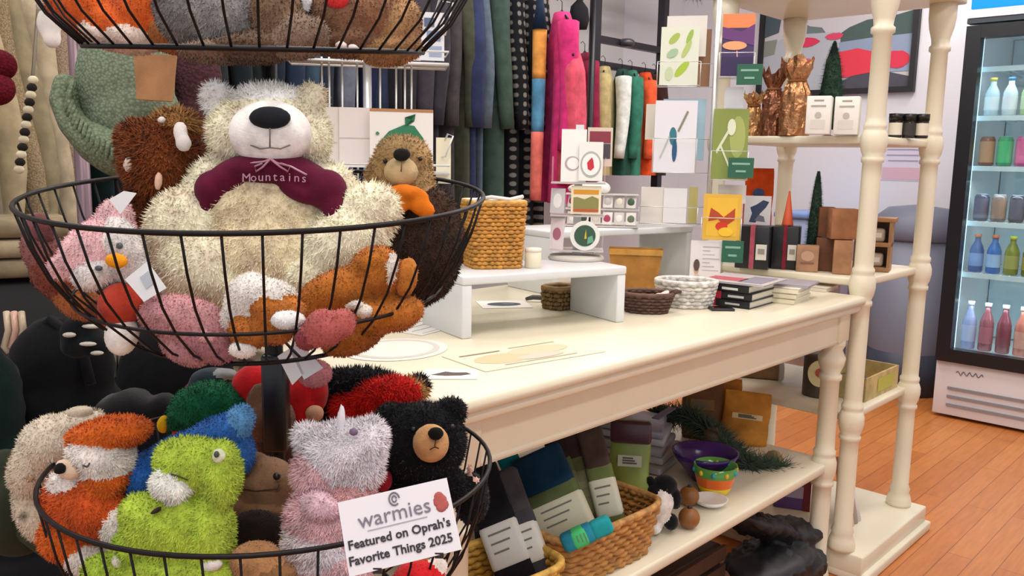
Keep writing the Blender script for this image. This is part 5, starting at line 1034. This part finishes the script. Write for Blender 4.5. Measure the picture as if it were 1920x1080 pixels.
plush('deer_plush','tan plush at the right of the top basket with a red dot above it',.80,(700,80),['#8a6852','#b08a62','#9a7258'],
 [(640,30,0,70,60,60,-20,0),(700,20,0,60,60,56,-30,2),(750,50,-6,40,54,50,20,1),(735,96,-10,60,24,50,-10,1),(650,80,0,70,26,50,0,0)],
 [('nose','f','#d83a3c',[(632,-2,56,24,20,18)],.003,500),('white_patch','f','#efe4e0',[(640,86,44,14,10,12)],.002,300),('white_patch','f','#efe4e0',[(662,90,44,12,8,12)],.002,300)],fur=.005,n=9000)
plush('animal_plush','white plush with black patch between the grey and tan plush in the top basket',.77,(540,10),['#e4e8ec','#1c1a1c'],[(556,-4,0,30,34,30,0,0),(556,22,-4,22,24,24,30,1)],(),fur=.003,n=1800)
# ---- lower basket
plush('fox_plush','orange and white plush fox lying at the left of the lower basket',.74,(170,960),['#e0702a','#f3ece6','#d4602c'],
 [(205,812,0,80,30,50,-8,0),(185,860,10,60,42,44,20,1),(226,866,-4,26,36,36,0,1),(160,950,0,82,62,52,15,2),(200,900,4,44,36,40,-20,0),(130,910,12,40,26,30,20,1),(120,1010,-4,50,40,44,45,0),(165,1045,-10,50,30,40,20,1),(222,985,16,30,38,30,20,1)],
 [('snout','f','#e8cdb4',[(128,880,40,26,18,20,30)],.002,400),('nose','s','#1c1a1a',[(112,879,62,12,12,12)]),('closed_eye','l','#5a4a44',[(155,872,54),(164,876,56),(168,868,55)]),('collar_patch','f','#a83038',[(92,903,20,9,8,8)],.002,200)],fur=.006,n=16000,lump=.001)
plush('leopard_plush','cream spotted plush at the far left edge of the lower basket',.82,(60,900),[M('#e0d6c4','spots'),M('#d8ccb8','spots')],
 [(95,830,-10,62,50,50,-30,0),(60,880,-10,40,56,44,10,1),(140,795,-20,56,26,44,-15,0),(60,960,-16,26,60,36,-20,1)],[('ear','f','#b89a80',[(55,896,26,12,9,8)],.003,300),('ear','f','#cfc4ae',[(150,772,0,26,12,18,-5)],.003,300)],fur=.006,n=8000)
plush('duck_plush','dark green plush duck head with yellow bill at the back of the lower basket',.93,(390,800),['#1c6e4a','#14583a'],
 [(390,765,0,72,50,50,-8,0),(350,790,0,40,34,40,0,1),(440,770,-10,36,40,36,0,0)],[('bill','s','#e4b820',[(308,795,20,13,18,16,10)]),('cheek_patch','s','#c03a30',[(335,812,30,14,8,10)])],fur=.006,n=9000)
plush('dolphin_plush','blue plush with sky-blue fin lying across the middle of the lower basket',.77,(330,900),['#2e66b4','#3a74c2','#6aa6d8'],
 [(330,860,0,96,42,46,-28,0),(400,820,-4,70,36,40,-25,1),(268,898,26,44,48,44,-20,0),(450,790,-6,26,34,30,15,2),(455,850,-16,22,40,30,0,1)],(),fur=.005,n=11000)
plush('dinosaur_plush','lime green plush dinosaur with white belly in the front of the lower basket',.705,(330,1030),['#bcd450','#f2f4ec','#a8c444'],
 [(370,870,0,84,50,46,12,0),(415,890,10,36,66,40,0,0),(330,915,-6,44,50,44,0,0),(320,990,0,92,66,54,0,0),(395,1000,0,44,76,50,0,0),(250,1030,-4,40,44,44,20,2),(190,1070,0,36,30,36,0,2),(330,1070,0,130,34,50,0,0),(318,912,34,38,26,22,20,1),(260,960,0,34,34,40,0,0)],
 [('eye_patch','f','#e4ecd0',[(410,855,40,14,16,14)],.002,300),('eye','h','#3a4a3c',[(406,852,56,5,6,4)]),('mouth_line','l','#4a5030',[(318,888,48),(335,893,50),(352,900,50)]),('brow_patch','s','#3a3028',[(292,958,50,16,6,8,-30)]),('claw','s','#eef0e8',[(222,1050,30,14,16,12)]),('claw','s','#e4e0dc',[(395,1058,30,24,14,16)])],fur=.006,n=20000,lump=.001)
plush('sloth_plush','smooth brown plush face lying sideways in the middle of the lower basket',.80,(500,950),['#8a6a50','#7a5c44','#a07c5c'],
 [(502,910,0,58,54,50,0,0),(490,950,4,62,28,46,0,2),(470,870,-10,36,24,40,0,1)],[('mouth_line','l','#4a3628',[(440,915,40),(480,921,52),(520,917,50),(524,908,49)]),('eye','h','#171210',[(519,893,48,7,7,6)]),('eye','h','#171210',[(455,895,42,5,5,5)])],fur=.0025,n=5000)
plush('moose_plush','dark brown plush with upright ear behind the blue plush at the back of lower basket',.90,(510,830),['#6a4a38','#553a2e'],
 [(510,790,0,44,50,44,0,0),(485,755,0,24,40,22,10,0),(520,835,-6,50,40,44,0,1),(545,860,-8,30,26,30,0,1)],(),fur=.003,n=4500)
plush('unicorn_plush','pale pink and white fluffy plush unicorn sitting in the front right of the lower basket',.745,(620,1040),['#f2ccd2','#f3eef4','#eebfc0'],
 [(640,850,0,76,62,56,-10,1),(600,880,4,50,50,46,0,0),(575,820,0,26,30,24,-15,1),(690,830,6,36,48,40,0,1),(680,880,10,40,34,36,0,1),(615,970,0,78,72,56,0,0),(600,1020,0,70,60,54,0,1),(655,935,10,50,40,44,20,2),(600,1070,0,60,30,50,0,0),(650,1060,0,50,40,46,0,0)],
 [('horn','s','#ece8f2',[(640,790,26,9,34,9,2)]),('eye','h','#75607c',[(663,810,56,8,7,5)]),('arm','f','#efd0dc',[(600,948,52,38,26,28,20)],.005,2200)],fur=.009,n=22000,lump=.002)
plush('black_bear_plush','black plush bear with tan muzzle at the right of the lower basket behind the sign',.86,(800,900),['#15161a','#0f1013'],
 [(790,830,0,84,76,62,0,0),(735,785,-6,34,30,28,0,0),(845,770,-10,30,26,26,0,1),(800,910,-14,80,44,54,0,1),(700,890,-20,40,50,40,0,0)],
 [('muzzle','f','#c89a68',[(808,831,58,34,36,26,0)],.002,900),('nose','s','#15130f',[(817,813,86,15,13,12)]),('mouth_line','l','#5a3a24',[(817,824,90),(815,838,90),(806,843,89)]),('mouth_line','l','#5a3a24',[(815,838,90),(823,841,89)]),('eye','h','#08080a',[(775,805,56,5,5,5)]),('eye','h','#08080a',[(848,800,48,5,5,5)]),
  ('ribbon_collar','s','#9c1f34',[(720,900,36,16,22,20)])],fur=.007,n=16000)
plush('cardinal_plush','black plush with a bright red mane at the back right of the lower basket',.97,(690,790),['#d8241c','#17171a','#c89a60'],
 [(715,742,10,76,32,40,-8,0),(660,760,6,46,26,36,0,0),(670,720,-14,84,28,44,0,1),(620,770,-14,40,50,40,0,1),(775,730,-4,26,22,26,0,2),(785,722,-10,20,18,20,0,1)],(),fur=.012,n=7000,wid=.0016)
plush('red_jacket_plush','plush in a red jacket at the back centre of the lower basket behind the pole',.94,(540,780),['#c81e22','#b01a20','#1c1a1c'],
 [(476,722,0,42,40,36,-25,0),(568,752,0,40,62,34,15,0),(530,706,-20,44,30,30,0,2),(592,735,0,24,40,30,0,1)],[('cuff','s','#c09478',[(590,775,30,18,16,16)])],fur=.002,n=1800)
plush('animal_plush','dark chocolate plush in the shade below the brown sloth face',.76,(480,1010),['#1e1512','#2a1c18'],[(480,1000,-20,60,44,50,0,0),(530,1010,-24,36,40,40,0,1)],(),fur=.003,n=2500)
plush('monkey_plush','light brown plush at the bottom front of the lower basket between green and pink plush',.69,(490,1060),['#a87c54','#86603e'],[(480,1050,0,50,36,44,0,0),(500,1080,0,60,30,44,0,1)],(),fur=.003,n=3500)
plush('animal_plush','bright red plush showing below the paper sign in the lower basket',.74,(780,1080),['#d02428','#e8dcd4'],[(785,1085,0,50,34,40,0,0),(820,1062,-6,22,18,20,0,1)],(),fur=.003,n=1800)
plush('penguin_plush','black plush outside the right rim of the lower basket behind the sign',.90,(885,930),['#131316','#e0b8a8'],[(885,935,-10,34,50,34,0,0),(880,880,4,7,12,8,0,1),(892,905,4,7,12,8,0,1)],(),fur=.004,n=3000)
plush('red_cap_plush','black-and-white patterned fabric plush behind the green duck',1.02,(400,720),['#22303a','#8a8f90','#8c2a3a'],[(400,712,0,44,24,36,0,0),(420,702,10,26,12,24,0,1),(380,728,6,36,10,30,0,2)],(),fur=.002,n=800)
# ---- the paper sign on the lower basket
DS=.60
c3=[Pd(660,936,DS+.012),Pd(866,878,DS+.02),Pd(866,1030,DS),Pd(655,1082,DS-.01)]
org=c3[3]; ex_=(c3[2]-c3[3]); ex_n=ex_/np.linalg.norm(ex_); ey_=(c3[0]-c3[3]); ey_=ey_-ex_n*(ey_@ex_n); ey_n=ey_/np.linalg.norm(ey_); nz_=np.cross(ex_n,ey_n)
sg=thing('paper_sign','white rectangular brand sign clipped to the front right of the lower wire basket','sign',org)
RM=Matrix((ex_n,ey_n,nz_)).transposed()
Wd=np.linalg.norm(ex_); Hd=np.linalg.norm(ey_)
mb=MB(); mb.poly([RM@Vector(p) for p in ((0,0,0),(Wd,0,0),(Wd,Hd*.99,0),(.0,Hd,0))],RM@Vector((0,0,-.0008))); cardm=mb.build('card',M('#dddae0','paper'),sg)
def stx(sx,size,x,y,col,nm='lettering',al='CENTER',off=0.0):
    return text(cardm,sx,M(col,'paper'),size,tuple(RM@Vector((x,y,.0006))),RM.to_euler(),nm,al,.0001,off=off)
stx('warmies',.0155,Wd*.48,Hd*.585,'#77707e')
def bold(o):
    for v in o.data.vertices: pass
stx("Featured on Oprah's",.0087,Wd*.49,Hd*.34,'#2f2c34',off=.00022); stx('Favorite Things 2025',.0087,Wd*.48,Hd*.13,'#2f2c34',off=.00022)
mb=MB(); mb.poly([RM@Vector(p) for p in ((Wd*.22,Hd*.525,.0006),(Wd*.76,Hd*.525,.0006),(Wd*.76,Hd*.535,.0006),(Wd*.22,Hd*.535,.0006))],RM@Vector((0,0,-.0002))); mb.build('printed_line',M('#a39ca8','paper'),cardm)
mb=MB(); mb.tube([RM@Vector((Wd*.50+.0036*math.cos(a),Hd*.87+.0045*math.sin(a),.0006)) for a in [i*PI/10 for i in range(18)]],.0006,5); mb.tube([RM@Vector((Wd*.50+.0015*math.cos(a),Hd*.87+.0022*math.sin(a),.0006)) for a in [i*PI/8 for i in range(16)]],.0005,5); mb.build('printed_emblem',M('#77707e','paper'),cardm)
mb=MB()
for x,y,r in ((.90,.70,.005),(.895,.76,.0035),(.92,.64,.004),(.875,.68,.003),(.90,.62,.004)): mb.ball(RM@Vector((Wd*x,Hd*y,.0004)),(r,r,.0006),RM.to_3x3(),2)
mb.build('printed_figure',M('#a8504c','paper'),cardm)
for x in(.25,.8): mb=MB(); mb.box(RM@Vector((Wd*x,Hd*.02,-.003)),(.006,.006,.004)); mb.build('clip',M('#2a2a2c','plastic'),sg)

# small goods in the dark at the left
t=bag('dark patterned scarf with cream bands lying over the black backpack',1.17,(160,640),M('#15191c','fabric'),[(150,615,0,38,26,30,-20),(175,645,0,34,26,30,10),(140,650,0,26,22,26)],name='patterned_scarf',cat='scarf',lump=.002)
pl_=np.array(Pd(160,640,1.17)); 
for x,y,a,b in ((150,590,24,5),(172,612,30,5),(130,628,20,6),(165,645,26,5),(182,662,20,5)):
    mb=MB(); mb.ball(Pd(x,y,1.17-.026)-pl_,(a*.00045,.006,b*.0006),sub=2); o=mb.build('cream_band',M('#b8b4a8','fabric')); o.parent=[q for q in sc.objects if q.name=='patterned_scarf'][0]
t=thing('leather_belts','beige and pink coiled belts on the black cabinet at the left edge','belts',Pd(30,640,1.30)); q=np.array(Pd(30,640,1.30))
for i,(x,c) in enumerate(((12,'#b8a890'),(26,'#c09a88'),(40,'#a89880'))): mb=MB(); mb.tube([Pd(x,585,1.30)-q,Pd(x+4,620,1.29)-q,Pd(x-4,650,1.30)-q,Pd(x+6,662,1.30)-q],.005,8); mb.build('belt',M(c,'plastic'),t)

t=thing('floor_mat','taupe mat lying on the floor under the right end of the table','mat',W(-.20,.62,.001),ROT); mb=MB(); mb.box((0,0,.006),(.34,.40,.012),bev=.004); mb.build('mat',M('#b3a596','fabric'),t)
